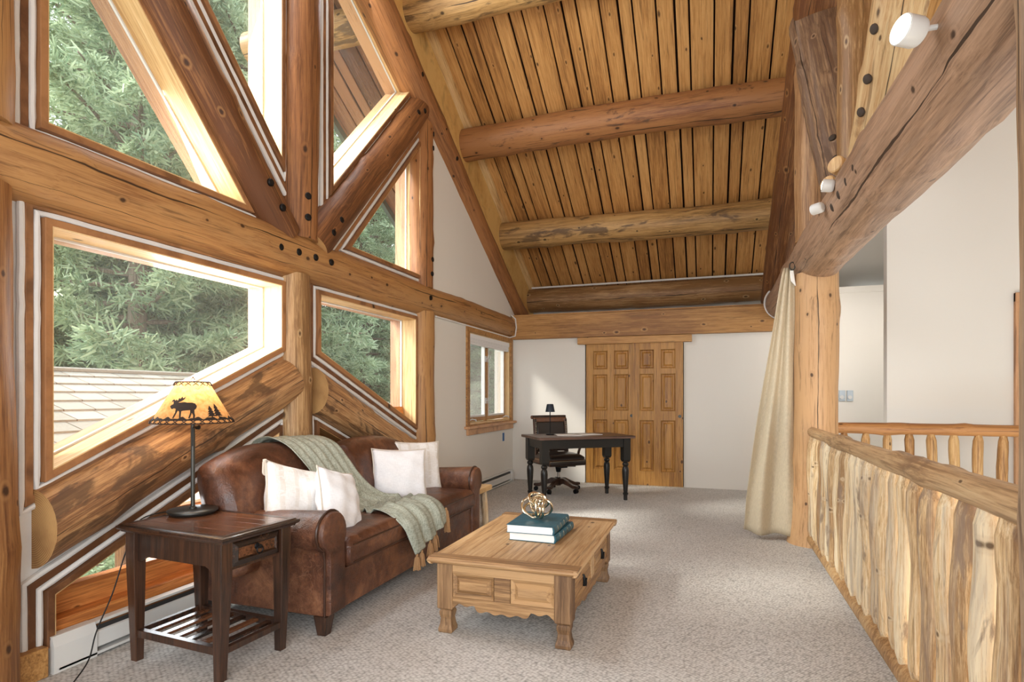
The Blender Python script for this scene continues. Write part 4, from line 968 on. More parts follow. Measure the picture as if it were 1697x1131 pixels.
MB().prism(arched(ly-0.02, 0, 0), lambda p, q, r: (r, p, q), -(lx+0.012), -(lx-0.008)).build('apron', 'dark', st_, False, 0.002)
MB().box((lx-0.02, -ly+0.02, 0.49), (lx+0.004, ly-0.02, TZ-0.03)).build('apron', 'dark', st_, False, 0.002)
ex = lx+0.005
dr = MB(); O = [(-ly+0.032, 0.503), (ly-0.032, 0.503), (ly-0.032, TZ-0.038), (-ly+0.032, TZ-0.038)]
I = offset(O, -0.004); J = offset(O, -0.032); K = offset(O, -0.040)
dr.loft([[(ex, *p) for p in O], [(ex+0.012, *p) for p in I], [(ex+0.026, *p) for p in J], [(ex+0.020, *p) for p in K]], cap=False); dr.add([(ex+0.020, *p) for p in K], [(0, 1, 2, 3)])
drawer = dr.build('drawer', M['darktop'], st_, False)
kb = MB().lathe([(0.016, 0), (0.014, 0.004), (0.006, 0.008), (0.006, 0.018), (0.010, 0.022), (0.001, 0.026)], 14, mat=Matrix.Translation((ex+0.020, 0, 0.575)) @ Matrix.Rotation(pi/2, 4, 'Y'))
kb.tube([(ex+0.038, 0.018*sin(a), 0.560+0.018*cos(a)) for a in [2*pi*i/16 for i in range(16)]], 0.0035, 6, loop=True); kb.build('drawer_pull', 'black_metal', drawer)
# slatted shelf
SZ = 0.135
for sy in (-1, 1): MB().box((-lx, sy*ly-0.016, SZ-0.018), (lx, sy*ly+0.016, SZ+0.018)).build('shelf_rail', 'dark', st_, False, 0.003)
for sx in (-1, 1): MB().box((sx*lx-0.014, -ly, SZ-0.016), (sx*lx+0.014, ly, SZ+0.014)).build('shelf_rail', 'dark', st_, False, 0.003)
for i in range(6):
    x = -lx+0.07+i*(2*lx-0.14)/5; MB().box((x-0.017, -ly, SZ-0.006), (x+0.017, ly, SZ+0.008)).build('shelf_slat', 'darktop', st_, False, 0.002)

# ---------------------------------------------------------------- table lamp with wildlife shade
lp = empty('table_lamp', (-2.605, 2.375, TZ+0.001)); tag(lp, 'iron table lamp with lit amber shade showing a moose and pine trees', 'lamp')
h0 = 0.485; h1 = 0.70; rb, rt = 0.197, 0.078
MB().lathe([(0.108, 0.0), (0.112, 0.004), (0.114, 0.012), (0.122, 0.014), (0.122, 0.022), (0.116, 0.026), (0.03, 0.028), (0.001, 0.028)], 40).build('base', 'lamp_metal', lp)
MB().lathe([(0.018, 0.026), (0.018, 0.034), (0.0105, 0.038), (0.0105, h1-0.12)], 16).build('pole', 'lamp_metal', lp)
MB().tube([(0.0, 0, 0.46), (0.035, -0.01, 0.46)], 0.005, 8).lathe([(0.006, 0), (0.012, 0.004), (0.012, 0.018), (0.004, 0.022)], 10, mat=Matrix.Translation((0.035, -0.01, 0.46)) @ Matrix.Rotation(pi/2, 4, 'Y')).tube([(0.02, -0.02, 0.46), (0.02, -0.02, 0.36)], 0.002, 6).build('switch', 'black_metal', lp)
MB().lathe([(rt-0.002, h1), (rb-0.002, h0)], 64, cap=False).build('shade', 'shade', lp, angle=180)
mb = MB().lathe([(0.007, h1-0.03), (0.005, h1+0.006), (0.012, h1+0.012), (0.012, h1+0.018), (0.005, h1+0.024), (0.002, h1+0.032)], 12)
for k in range(3): a = 2*pi*k/3; mb.tube([(0, 0, h1-0.004), (rt*cos(a), rt*sin(a), h1-0.004)], 0.0025, 6)
mb.build('finial', 'gold', lp)
MB().lathe([(0.001, h1-0.13), (0.022, h1-0.12), (0.03, h1-0.09), (0.024, h1-0.06), (0.013, h1-0.04)], 16).build('bulb', emit('warm_bulb', '#ffd79a', 3), lp)
ll = bpy.data.lights.new('lamp_light', 'POINT'); ll.energy = 4.0; ll.color = (1, 0.80, 0.55); ll.shadow_soft_size = 0.03
lo = bpy.data.objects.new('lamp_light', ll); C.objects.link(lo); lo.parent = lp; lo.location = (0, 0, h1-0.045)
def cone(a, h, off=0.002):   # a angle, h 0..1 up the shade
    r = rb+(rt-rb)*h+off; return (r*cos(a), r*sin(a), h0+(h1-h0)*h)
VA = math.atan2(-2.365, 2.66)        # towards the camera
mb = MB()
for hb_, cnt, wdh in ((0.045, 30, 0.10), (0.955, 16, 0.09)):
    for k in range(cnt):
        a = 2*pi*k/cnt; da = 2*pi/cnt
        mb.tube([cone(a+da*0.12, hb_-wdh/2, 0.003), cone(a+da*0.5, hb_, 0.005), cone(a+da*0.88, hb_+wdh/2, 0.003)], 0.0022, 5)
        mb.tube([cone(a+da*0.88, hb_-wdh/2, 0.003), cone(a+da*0.5, hb_, 0.005), cone(a+da*0.12, hb_+wdh/2, 0.003)], 0.0022, 5)
for hh in (0.0, 1.0): mb.tube([cone(2*pi*k/60, hh, 0.0) for k in range(60)], 0.003, 6, loop=True)
mb.build('lacing', 'lace', lp)
def decal(poly, a0, h_0, sc, mirror=1):
    """flat outline (x right, y up, metres) wrapped on the shade; a0 = centre angle"""
    tr = geometry.tessellate_polygon([[Vector((p[0], p[1], 0)) for p in poly]])
    bm = bmesh.new(); vv = [bm.verts.new((p[0], p[1], 0)) for p in poly]
    for t in tr:
        try: bm.faces.new([vv[i] for i in t])
        except ValueError: pass
    for _ in range(2): bmesh.ops.subdivide_edges(bm, edges=[e_ for e_ in bm.edges if e_.calc_length() > 0.012/sc], cuts=1, use_grid_fill=True)
    bmesh.ops.triangulate(bm, faces=bm.faces)
    bm.verts.index_update(); out = []
    for v in bm.verts:
        h = h_0+v.co.y*sc/(h1-h0); r = rb+(rt-rb)*min(max(h, 0), 1); out.append(cone(a0+v.co.x*sc/(r if r > 0.105 else 0.105), h, 0.0022))
    fs = [tuple(v.index for v in f.verts) for f in bm.faces]; bm.free(); return out, fs
moose = [(-0.50, 0.42), (-0.56, 0.50), (-0.50, 0.56), (-0.42, 0.60), (-0.44, 0.72), (-0.52, 0.66), (-0.50, 0.76), (-0.42, 0.80), (-0.36, 0.74), (-0.32, 0.80), (-0.26, 0.74), (-0.22, 0.86), (-0.16, 0.82), (-0.10, 0.92), (-0.06, 0.84), (0.04, 0.92), (0.0, 0.80), (-0.10, 0.72), (-0.22, 0.66),
         (-0.14, 0.66), (0.02, 0.68), (0.14, 0.66), (0.30, 0.66), (0.42, 0.62), (0.50, 0.52), (0.50, 0.42), (0.44, 0.34), (0.46, 0.22), (0.50, 0.12), (0.50, 0.0), (0.44, 0.0), (0.42, 0.14), (0.36, 0.22), (0.32, 0.0), (0.26, 0.0), (0.30, 0.22), (0.28, 0.34), (0.04, 0.32), (-0.04, 0.30), (-0.02, 0.0), (-0.08, 0.0), (-0.12, 0.28), (-0.18, 0.32), (-0.24, 0.14), (-0.30, 0.0), (-0.36, 0.0), (-0.28, 0.24), (-0.28, 0.40), (-0.36, 0.42), (-0.44, 0.38)]
pine = [(-0.05, 0), (-0.05, 0.12), (-0.36, 0.10), (-0.16, 0.26), (-0.30, 0.25), (-0.13, 0.42), (-0.24, 0.42), (-0.09, 0.60), (-0.17, 0.60), (0, 0.95), (0.17, 0.62), (0.09, 0.60), (0.24, 0.44), (0.13, 0.42), (0.30, 0.27), (0.16, 0.26), (0.36, 0.12), (0.05, 0.12), (0.05, 0)]
bird = [(-0.5, 0.1), (-0.2, 0.16), (0, 0.0), (0.25, 0.2), (0.5, 0.16), (0.2, 0.05), (0, -0.12), (-0.2, 0.06)]
mb = MB()
for poly, a0, hh, sc in ((moose, VA-0.02-0.28, 0.13, 0.120), (pine, VA+0.50, 0.13, 0.068), (pine, VA+0.72, 0.13, 0.078), (bird, VA+0.22, 0.82, 0.02)):
    vs, fs = decal(poly, a0, hh, sc); mb.add(vs, fs)
band = [(-6, 0.0)]
n = 140; secs = []
for k in range(n):
    a = 2*pi*k/n; top = 0.135+0.022*sin(a*17)+0.015*sin(a*31+1); secs.append([cone(a, 0.075, 0.0021), cone(a, top, 0.0021)])
mb.loft(secs, cap=False, closed=False, loop=True)
mb.build('moose_silhouette', 'silh', lp, smooth=True, angle=180)
# power cord of the lamp
tag(MB().tube([crom([(-2.66, 2.46, TZ+0.006), (-2.74, 2.38, TZ+0.006), (-2.765, 2.20, TZ-0.01), (-2.77, 2.13, 0.52), (-2.77, 2.06, 0.33), (-2.77, 1.98, 0.17), (-2.74, 1.92, 0.06), (-2.68, 1.80, 0.006), (-2.55, 1.66, 0.006), (-2.4, 1.5, 0.006)], i/60) for i in range(61)], 0.0035, 6).build('power_cord', 'blackcap'), 'thin black power cord hanging from the lamp to the carpet', 'cord')

# ---------------------------------------------------------------- rustic stool behind the far sofa arm
stl = empty('rustic_stool', (-2.22, 5.17, 0)); tag(stl, 'pale log stool just showing behind the far arm of the sofa', 'stool')
MB().box((-0.2, -0.17, 0.37), (0.2, 0.17, 0.42)).build('seat', 'jamb', stl, False, 0.012)
for sx in (-1, 1):
    for sy in (-1, 1): MB().tube([(sx*0.15, sy*0.12, 0), (sx*0.14, sy*0.11, 0.2), (sx*0.13, sy*0.10, 0.38)], [0.03, 0.034, 0.03], 12).build('leg', 'baluster', stl)

# ================================================================ COFFEE TABLE
cx_, cy_ = -1.035, 3.48
cf = empty('coffee_table', (cx_, cy_, 0)); tag(cf, 'low rustic pine coffee table with panelled sides and small drawers', 'coffee table')
HT = 0.42; HX, HY = 0.415, 0.65
mb = MB(); nb = 5; bw = (2*HX-0.02)/nb
for i in range(nb): a = -HX+0.01+i*bw; mb.box((a+0.0006, -HY+0.10, HT-0.03), (a+bw-0.0006, HY-0.10, HT))
mb.build('table_top', 'tbl', cf, False, 0.0012)
pr = [(-0.10, HT-0.03), (-0.10, HT+0.0003), (-0.012, HT+0.0003), (-0.010, HT-0.004), (0.0, HT-0.008), (0.003, HT-0.018), (-0.004, HT-0.028), (-0.014, HT-0.034), (-0.05, HT-0.034)]
for s in (-1, 1):
    MB().loft([[(x, s*(HY+p[0]), p[1]) for p in pr] for x in (-HX+0.0, HX-0.0)]).build('breadboard_end', 'tblx', cf, False, 0.001)
pr2 = [(-0.02, HT-0.03), (-0.02, HT-0.004), (-0.010, HT-0.004), (0.0, HT-0.008), (0.003, HT-0.018), (-0.004, HT-0.028), (-0.014, HT-0.034), (-0.03, HT-0.034)]
for s in (-1, 1): MB().loft([[(s*(HX+p[0]), y, p[1]) for p in pr2] for y in (-HY, HY)]).build('moulded_edge', 'tbl', cf, False, 0.001)
LX, LY = HX-0.085, HY-0.085; LW = 0.045
for sx in (-1, 1):
    for sy in (-1, 1):
        mb = MB(); pr_ = [(0.036, 0.0), (0.041, 0.006), (0.041, 0.02), (0.034, 0.045), (0.030, 0.075), (0.036, 0.10), (0.036, 0.116), (0.030, 0.122), (0.045, 0.135), (0.045, HT-0.03)]
        mb.loft([[(sx*LX+dx*k, sy*LY+dy*k, z) for dx, dy in ((-1, -1), (1, -1), (1, 1), (-1, 1))] for k, z in pr_]); mb.build('leg', 'tblz', cf, False, 0.003)
def scallop(w, n=40):
    out = []
    for i in range(n+1):
        f = -1+2*i/n; a = abs(f); z = 0.165-0.028*(1-a)**0.5*0 - (0.020 if a < 0.55 else 0.0)-0.010*(1-a)+0.006*cos(a*pi*7)
        if a > 0.88: z -= (a-0.88)*0.16
        out.append((f*w, z))
    return out
def side_panels(w, fn, drawers):
    """frame, raised panels and scalloped skirt for one side; fn maps (along, outward, z)"""
    mb = MB(); sc_ = scallop(w); poly = sc_+[(w, 0.200), (-w, 0.200)]
    # skirt as strips so it stays convex
    for i in range(len(sc_)-1):
        a, b = sc_[i], sc_[i+1]; vs = [fn(a[0], 0, a[1]), fn(b[0], 0, b[1]), fn(b[0], 0, 0.202), fn(a[0], 0, 0.202), fn(a[0], -0.022, a[1]), fn(b[0], -0.022, b[1]), fn(b[0], -0.022, 0.202), fn(a[0], -0.022, 0.202)]
        mb.add(vs, [(0, 1, 2, 3), (7, 6, 5, 4), (0, 4, 5, 1), (3, 2, 6, 7)])
    mb.build('skirt', 'tblx' if not drawers else 'tbl', cf, True, angle=25)
    mb = MB()
    def bx(u0, u1, o0, o1, z0, z1): vs = [fn(u, o, z) for z in (z0, z1) for u, o in ((u0, o0), (u1, o0), (u1, o1), (u0, o1))]; mb.add(vs, [(0, 3, 2, 1), (4, 5, 6, 7), (0, 1, 5, 4), (1, 2, 6, 5), (2, 3, 7, 6), (3, 0, 4, 7)])
    bx(-w, w, -0.022, 0, 0.330, HT-0.034); bx(-0.045, 0.045, -0.022, -0.0005, 0.2, 0.331)
    bx(-w, w, -0.022, -0.018, 0.2, 0.331)
    mb.build('side_frame', 'tblx' if not drawers else 'tbl', cf, False, 0.002)
    for s in (-1, 1):
        u0, u1 = sorted((s*0.045, s*w)); z0, z1 = 0.203, 0.329
        O = [(u0+0.003, z0), (u1-0.003, z0), (u1-0.003, z1), (u0+0.003, z1)]; A = offset(O, -0.004); B = offset(O, -0.020); D = offset(O, -0.040)
        p = MB(); p.loft([[fn(q[0], -0.004, q[1]) for q in O], [fn(q[0], -0.016, q[1]) for q in B], [fn(q[0], -0.001, q[1]) for q in D]], cap=False); p.add([fn(q[0], -0.001, q[1]) for q in D], [(0, 1, 2, 3)])
        po = p.build('drawer' if drawers else 'side_panel', 'tblx' if not drawers else 'tbl', cf, False)
        if drawers:
            uc = (u0+u1)/2; k = MB(); c0 = Vector(fn(uc, 0.0, 0.262)); nn = (Vector(fn(uc, 1, 0))-Vector(fn(uc, 0, 0)))
            k.tube([c0+Vector((0, 0, 0.035)), c0+Vector((0, 0, 0.02))+nn*0.004, c0-Vector((0, 0, 0.03))+nn*0.004], [0.006, 0.010, 0.007], 8)
            k.tube([c0+Vector((0, 0, 0.01)), c0+nn*0.022+Vector((0, 0, 0.012))], 0.005, 8)
            tt = Vector(fn(1, 0, 0))-Vector(fn(0, 0, 0))
            k.tube([c0+nn*0.016+tt*0.013*sin(a)+Vector((0, 0, -0.01+0.018*cos(a))) for a in [2*pi*i/14 for i in range(14)]], 0.0035, 6, loop=True)
            k.build('drawer_pull', 'black_metal', po)
wx = LX-LW+0.002; wy = LY-LW+0.002
for s in (-1, 1):
    side_panels(wx, lambda u, o, z, s=s: (u, s*(LY+LW-0.006+o), z), False)
    side_panels(wy, lambda u, o, z, s=s: (s*(LX+LW-0.006+o), u, z), True)

# ---------------------------------------------------------------- books and gold knot
def book(loc, rz, label):
    e = empty('book', loc, rz); tag(e, label, 'book', 'teal books on the coffee table'); w_, d_, h_ = 0.145, 0.205, 0.049
    mb = MB(); mb.box((-w_, -d_, 0), (w_, d_, 0.0035)); mb.box((-w_, -d_, h_-0.0035), (w_, d_, h_))
    secs = []
    for y in (-d_, d_): secs.append([(w_-0.004, y, 0), (w_+0.006, y, 0.008), (w_+0.009, y, h_/2), (w_+0.006, y, h_-0.008), (w_-0.004, y, h_), (w_-0.006, y, h_-0.003), (w_-0.002, y, h_/2), (w_-0.006, y, 0.003)])
    mb.loft(secs); mb.build('cover', 'book', e, True, angle=30, bevel=0.001)
    MB().box((-w_+0.005, -d_+0.004, 0.0035), (w_-0.003, d_-0.004, h_-0.0035)).build('pages', 'paper', e, False)
    mb = MB()
    for y in (-0.12, -0.04, 0.05, 0.13): mb.tube([(w_+0.004, y, 0.004), (w_+0.0095, y, 0.015), (w_+0.0105, y, h_/2), (w_+0.0095, y, h_-0.015), (w_+0.004, y, h_-0.004)], 0.0015, 6)
    mb.build('spine_band', 'gold', e); return e
book((cx_+0.035, cy_+0.045, HT+0.001), radians(-2), 'lower teal clothbound book of the pair on the coffee table')
book((cx_+0.018, cy_+0.025, HT+0.051), radians(1), 'upper teal clothbound book, under the gold knot ornament')
kn = MB(); kc = Vector((cx_+0.01, cy_+0.02, HT+0.100+0.088)); R_ = 0.086
def loopk(ax, ax2, r, off, w3=0.0, ph=0.0, rad=0.0085):
    a1 = Vector(ax).normalized(); a2 = Vector(ax2); a2 = (a2-a1*a2.dot(a1)).normalized(); a3 = a1.cross(a2); pts = []
    for i in range(64):
        t = 2*pi*i/64; p = kc+Vector(off)+(a1*cos(t)+a2*sin(t))*r*(1+w3*cos(2*t+ph))+a3*(0.018*sin(2*t+ph)); pts.append(p)
    kn.tube(pts, rad, 10, loop=True)
loopk((0.94, 0.32, 0.1), (0, 0, 1), 0.060, (-0.028, 0, -0.012), 0.15, 0.4)
loopk((0.94, 0.32, 0.5), (-0.2, 0, 1), 0.058, (0.028, 0.01, -0.012), 0.12, 1.4)
loopk((0.8, -0.5, 0.2), (0, 0.3, 1), 0.062, (0.012, 0, -0.008), 0.2, 2.0)
loopk((0.94, 0.32, -0.5), (0, 0.4, 1), 0.048, (0.0, 0, 0.033), 0.15, 0.0)
loopk((0.3, 0.9, 0.2), (0.5, 0, 1), 0.064, (0.02, 0, -0.012), 0.1, 0.9)
loopk((0.94, 0.3, 0.9), (-0.6, 0.5, 0.6), 0.052, (-0.022, -0.01, -0.025), 0.1, 2.6)
tag(kn.build('knot_ornament', 'gold'), 'looped gold metal knot ornament sitting on the teal books', 'ornament')

# ================================================================ DESK
dk = empty('desk', (-1.864, 6.475, 0), radians(36)); tag(dk, 'black four-legged desk with worn brown top and turned legs, by the back wall', 'desk')
DW, DD, DH = 1.25, 0.69, 0.80
MB().box((0, 0, DH-0.032), (DW, DD, DH)).build('desk_top', 'desktop', dk, False, 0.006)
for a, b in (((0.10, 0.055, DH-0.14), (DW-0.10, 0.075, DH-0.032)), ((0.10, DD-0.075, DH-0.14), (DW-0.10, DD-0.055, DH-0.032)), ((0.055, 0.10, DH-0.14), (0.075, DD-0.10, DH-0.032)), ((DW-0.075, 0.10, DH-0.14), (DW-0.055, DD-0.10, DH-0.032))):
    MB().box(a, b).build('apron', 'black_paint', dk, False, 0.003)
for x in (0.09, DW-0.09):
    for y in (0.09, DD-0.09):
        mb = MB(); mb.box((x-0.046, y-0.046, 0.50), (x+0.046, y+0.046, DH-0.032))
        mb.loft([[(x+dx*k, y+dy*k, z) for dx, dy in ((-1, -1), (1, -1), (1, 1), (-1, 1))] for k, z in ((0.034, 0.475), (0.046, 0.5))])
        mb.lathe([(0.018, 0), (0.024, 0.004), (0.024, 0.06), (0.028, 0.066), (0.033, 0.075), (0.033, 0.09), (0.024, 0.098), (0.027, 0.12), (0.038, 0.28), (0.042, 0.36), (0.038, 0.40), (0.026, 0.42), (0.034, 0.43), (0.040, 0.445), (0.034, 0.462), (0.026, 0.47), (0.026, 0.48)], 20, mat=Matrix.Translation((x, y, 0)))
        mb.build('leg', 'black_paint', dk, True, angle=32)
dl = empty('desk_lamp', (-1.885, 7.02, DH)); tag(dl, 'slim black desk lamp with small cone shade on the desk', 'lamp')
MB().lathe([(0.052, 0), (0.052, 0.012), (0.046, 0.016), (0.008, 0.018), (0.001, 0.018)], 24).build('base', 'black_metal', dl)
MB().lathe([(0.0065, 0.016), (0.0065, 0.30)], 10).build('pole', 'black_metal', dl)
MB().lathe([(0.001, 0.388), (0.038, 0.386), (0.042, 0.380), (0.060, 0.288), (0.057, 0.288), (0.036, 0.378)], 28, cap=False).build('shade', plain('navy_shade', '#1e2a38', 0.4), dl)
for i, (x, y, r, lb) in enumerate(((-1.66, 7.05, 0.4, 'open white papers lying in the middle of the desk, nearer the lamp'), (-1.45, 7.22, 0.75, 'white sheet of paper near the back right of the desk'))):
    tag(MB().box((-0.15, -0.11, 0), (0.15, 0.11, 0.006)).build('paper_sheet', 'paper', smooth=False), lb, 'paper', 'papers on the desk')
    o = bpy.context.scene.collection.objects[-1]; o.location = (x, y, DH+0.001); o.rotation_euler = (0, 0, r)

# ---------------------------------------------------------------- desk chair
ch = empty('desk_chair', (-1.93, 7.62, 0), math.atan2(-0.81, 0.59)+0.12); tag(ch, 'swivel desk chair with carved wood frame, nailheads and dark leather', 'chair')
# local +x faces forward
for k in range(5):
    a = 2*pi*k/5+0.35; d = Vector((cos(a), sin(a), 0)); n_ = Vector((-sin(a), cos(a), 0)); secs = []
    for f, z, h, w_ in ((0.02, 0.13, 0.045, 0.028), (0.10, 0.145, 0.036, 0.026), (0.18, 0.115, 0.026, 0.024), (0.26, 0.085, 0.022, 0.024), (0.31, 0.085, 0.020, 0.027), (0.335, 0.085, 0.014, 0.022)):
        c = d*f+Vector((0, 0, z)); secs.append([tuple(c+n_*w_*sx+Vector((0, 0, h*sz))) for sx, sz in ((-1, -1), (1, -1), (1, 1), (-1, 1))])
    MB().loft(secs).build('base_leg', 'dark', ch, True, angle=50, bevel=0.004)
    c = d*0.305; MB().tube([c+n_*-0.022+Vector((0, 0, 0.031)), c+n_*0.022+Vector((0, 0, 0.031))], 0.030, 16).tube([c+Vector((0, 0, 0.03)), c+Vector((0, 0, 0.075))], 0.010, 8).build('caster', 'black_metal', ch)
MB().lathe([(0.035, 0.08), (0.038, 0.10), (0.038, 0.175), (0.025, 0.19)], 18).build('hub', 'dark', ch)
MB().lathe([(0.018, 0.18), (0.018, 0.32)], 14).build('gas_post', 'chrome', ch)
MB().box((-0.16, -0.05, 0.33), (0.16, 0.05, 0.355)).box((-0.05, -0.15, 0.345), (0.05, 0.15, 0.37)).lathe([(0.03, 0.26), (0.045, 0.33)], 14).tube([(0.05, 0.05, 0.34), (0.08, 0.22, 0.335)], 0.008, 8).build('swivel_mechanism', 'black_metal', ch)
mb = crowned(-0.25, 0.25, -0.26, 0.26, 0.43, 0.49, 0.045, 16, 16, 0.06); mb.build('seat_cushion', 'chair_leather', ch, angle=60)
MB().loft([[(x*0.265*k, y*0.275*k, z) for x, y in ((-1, -1), (0, -1.0), (1, -1), (1.04, 0), (1, 1), (0, 1.0), (-1, 1), (-1, 0))] for k, z in ((0.96, 0.365), (1.0, 0.385), (1.0, 0.43), (0.97, 0.445))]).build('seat_rail', 'darktop', ch, True, angle=40, bevel=0.004)
nb_ = MB()
for i in range(30):
    for (x, y) in ((0.272, -0.26+0.52*i/29), (-0.25+0.5*i/29, -0.277), (-0.25+0.5*i/29, 0.277)): nb_.lathe([(0.0065, -0.003), (0.005, 0.003), (0.001, 0.0045)], 6, mat=Matrix.Translation((x, y, 0.432)) @ Vector((1 if x > 0.271 else 0, 0 if x > 0.271 else y, 0.3)).to_track_quat('Z', 'Y').to_matrix().to_4x4())
nb_.build('nailheads', 'gold', ch)
# back rest: curved leather panel in a frame with scrolled carved top
def bk(y, z, o=0.0): return (-0.235-0.11*(z-0.45)-0.05*cos(y/0.27*1.2)+0.05+o, y, z)
def bslab(y0, y1, z0, z1, o0, o1, n=10):
    return MB().loft([[bk(y0+(y1-y0)*i/n, z0, o0), bk(y0+(y1-y0)*i/n, z1, o0), bk(y0+(y1-y0)*i/n, z1, o1), bk(y0+(y1-y0)*i/n, z0, o1)] for i in range(n+1)])
bslab(-0.21, 0.21, 0.56, 0.93, 0.0, 0.045).build('back_cushion', 'chair_leather', ch, True, angle=50, bevel=0.012)
bslab(-0.25, 0.25, 0.52, 0.565, -0.01, 0.035).build('back_frame', 'dark', ch, True, angle=50, bevel=0.005)
bslab(-0.255, 0.255, 0.925, 0.985, -0.01, 0.035).build('carved_top_rail', 'darktop', ch, True, angle=50, bevel=0.008)
MB().tube([bk(-0.265+0.53*i/10, 0.992, -0.018) for i in range(11)], 0.026, 14).build('scroll', 'dark', ch)
for s in (-1, 1):
    y = s*0.235; MB().loft([[bk(y-0.02, z, -0.01), bk(y+0.02, z, -0.01), bk(y+0.02, z, 0.045), bk(y-0.02, z, 0.045)] for z in (0.42, 0.6, 0.8, 0.97)]).build('back_stile', 'dark', ch, True, angle=50, bevel=0.005)
    q = MB()
    for i in range(16): q.lathe([(0.008, -0.003), (0.006, 0.004), (0.001, 0.006)], 8, mat=Matrix.Translation(bk(y, 0.56+0.024*i, 0.046)) @ Matrix.Rotation(pi/2, 4, 'Y'))
    q.build('nailheads', 'gold', ch)
    MB().tube([crom([(-0.25, s*0.27, 0.70), (-0.10, s*0.285, 0.705), (0.06, s*0.29, 0.69), (0.12, s*0.29, 0.66), (0.10, s*0.285, 0.60), (0.06, s*0.28, 0.52), (0.05, s*0.275, 0.42)], i/24) for i in range(25)], 0.018, 10).build('armrest', 'dark', ch)

# ================================================================ OUTSIDE
# porch roof with shingle courses
pr_e = empty('porch_roof', (-5.3, 4.4, 0)); tag(pr_e, 'pale shingled lower roof outside the near window', 'roof'); po = (-5.3, 4.4, 0)
mb = MB(); xs = -3.75; ny = 0; rs = random.Random(3)
def rz_(x): return 0.30+0.385*(-x-3.3)
k = 0
while xs > -6.55:
    x1 = xs-0.22; y = 0.4-(k % 3)*0.11
    while y < 9.2:
        wd = 0.30+rs.uniform(-0.04, 0.04)
        a = 0.018; mb.add([(xs, y, rz_(xs)+a), (xs, y+wd-0.008, rz_(xs)+a), (x1, y+wd-0.008, rz_(x1)+0.002), (x1, y, rz_(x1)+0.002), (xs, y, rz_(xs)-0.004), (xs, y+wd-0.008, rz_(xs)-0.004)], [(0, 1, 2, 3), (0, 4, 5, 1)])
        y += wd
    xs = x1; k += 1
mb.build('shingles', 'shingle', pr_e, False, origin=po)
MB().loft([[(x, y, rz_(x)-0.02) for x, y in ((-3.72, 0.3), (-3.72, 9.3), (-6.58, 9.3), (-6.58, 0.3))], [(x, y, rz_(x)-0.14) for x, y in ((-3.72, 0.3), (-3.72, 9.3), (-6.58, 9.3), (-6.58, 0.3))]]).build('plank_soffit', 'orange', pr_e, False, origin=po)
MB().tube([(-6.55, 0.3, rz_(-6.55)+0.02), (-6.55, 9.3, rz_(-6.55)+0.02)], 0.03, 6).build('ridge_cap', 'shingle', pr_e, origin=po)
for x, y in ((-3.9, 0.6), (-3.9, 9.0), (-6.4, 0.6), (-6.4, 9.0), (-3.9, 4.0), (-6.4, 4.9)):
    MB().lathe([(0.10, -3.0), (0.09, rz_(x)-0.1)], 14, mat=Matrix.Translation((x, y, 0))).build('roof_post', 'log', pr_e, origin=po)
# ground and hillside
mb = MB(); N = 40; rows = []
for i in range(N+1):
    x = -3.3-(60*(i/N)**1.5); row = []
    for j in range(N+1):
        y = -12+80*j/N; row.append((x, y, -3.0+max(0, -x-13)*0.42+0.35*sin(x*0.5+y*0.3)+0.2*sin(y*0.9)))
    rows.append(row)
struct(mb.loft(rows, cap=False, closed=False).build('ground', 'soil', angle=180))

# conifers: one trunk, whorls of drooping limbs, needle sprays as one crown mesh
def crown_mesh(seed, H, R, nb, sprays, zlo=0.12, nsz=1.0):
    rs = np.random.RandomState(seed); V = []; Fc = []; lim = MB()
    for b in range(nb):
        f = zlo+(1-zlo)*(b/nb); z0 = H*f*0.98; L = R*(1-f)**0.72*(0.75+0.45*rs.rand())+0.25
        a = b*2.39996+rs.rand()*0.6; d = np.array([cos(a), sin(a)]); up = 0.10-0.38*(1-f)+0.12*rs.randn()
        pts = []
        for q in range(7):
            t = q/6; pts.append((d[0]*L*t, d[1]*L*t, z0+L*(up*t+0.16*t*t)))
        lim.tube(pts, [0.035*(1-t/6.5)+0.008 for t in range(7)], 5)
        m = int(sprays*L*(0.8+0.4*rs.rand()))
        for s in range(m):
            t = 0.15+0.85*rs.rand()**0.75; side = rs.choice([-1, 1]); off = rs.rand()*0.30*L*(1.15-t)+0.02
            c = np.array([d[0]*L*t-d[1]*side*off, d[1]*L*t+d[0]*side*off, z0+L*(up*t+0.16*t*t)-0.10*off+0.03*rs.randn()])
            dr_ = np.array([d[0]*0.8-d[1]*side*0.8, d[1]*0.8+d[0]*side*0.8, 0.10+0.25*rs.randn()]); dr_ /= np.linalg.norm(dr_)
            for q in range(7):
                dv = dr_+rs.randn(3)*0.65; dv /= np.linalg.norm(dv); ln = (0.085+0.06*rs.rand())*nsz
                wv = np.cross(dv, rs.randn(3)); wv = wv/(np.linalg.norm(wv)+1e-6)*(0.011*nsz); o = len(V)
                cc = c+rs.randn(3)*0.035
                V += [tuple(cc-wv), tuple(cc+wv), tuple(cc+dv*ln+wv*0.5), tuple(cc+dv*ln-wv*0.5)]; Fc.append((o, o+1, o+2, o+3))
    me = bpy.data.meshes.new('needles'); me.from_pydata(V, [], Fc); me.materials.append(M['needles']); return me, lim
TREES = []
def make_tree(seed, H, R, nb, sprays, nsz=1.0, zlo=0.12):
    e = empty('pine_tree'); me, lim = crown_mesh(seed, H, R, nb, sprays, zlo, nsz)
    o = bpy.data.objects.new('needles', me); C.objects.link(o); o.parent = e
    lim.build('limbs', 'bark', e)
    MB().tube([(0.03*sin(i), 0.03*cos(i*1.3), H*i/12) for i in range(13)], [0.19*(1-i/12.6) for i in range(13)], 12).build('trunk', 'bark', e)
    return e
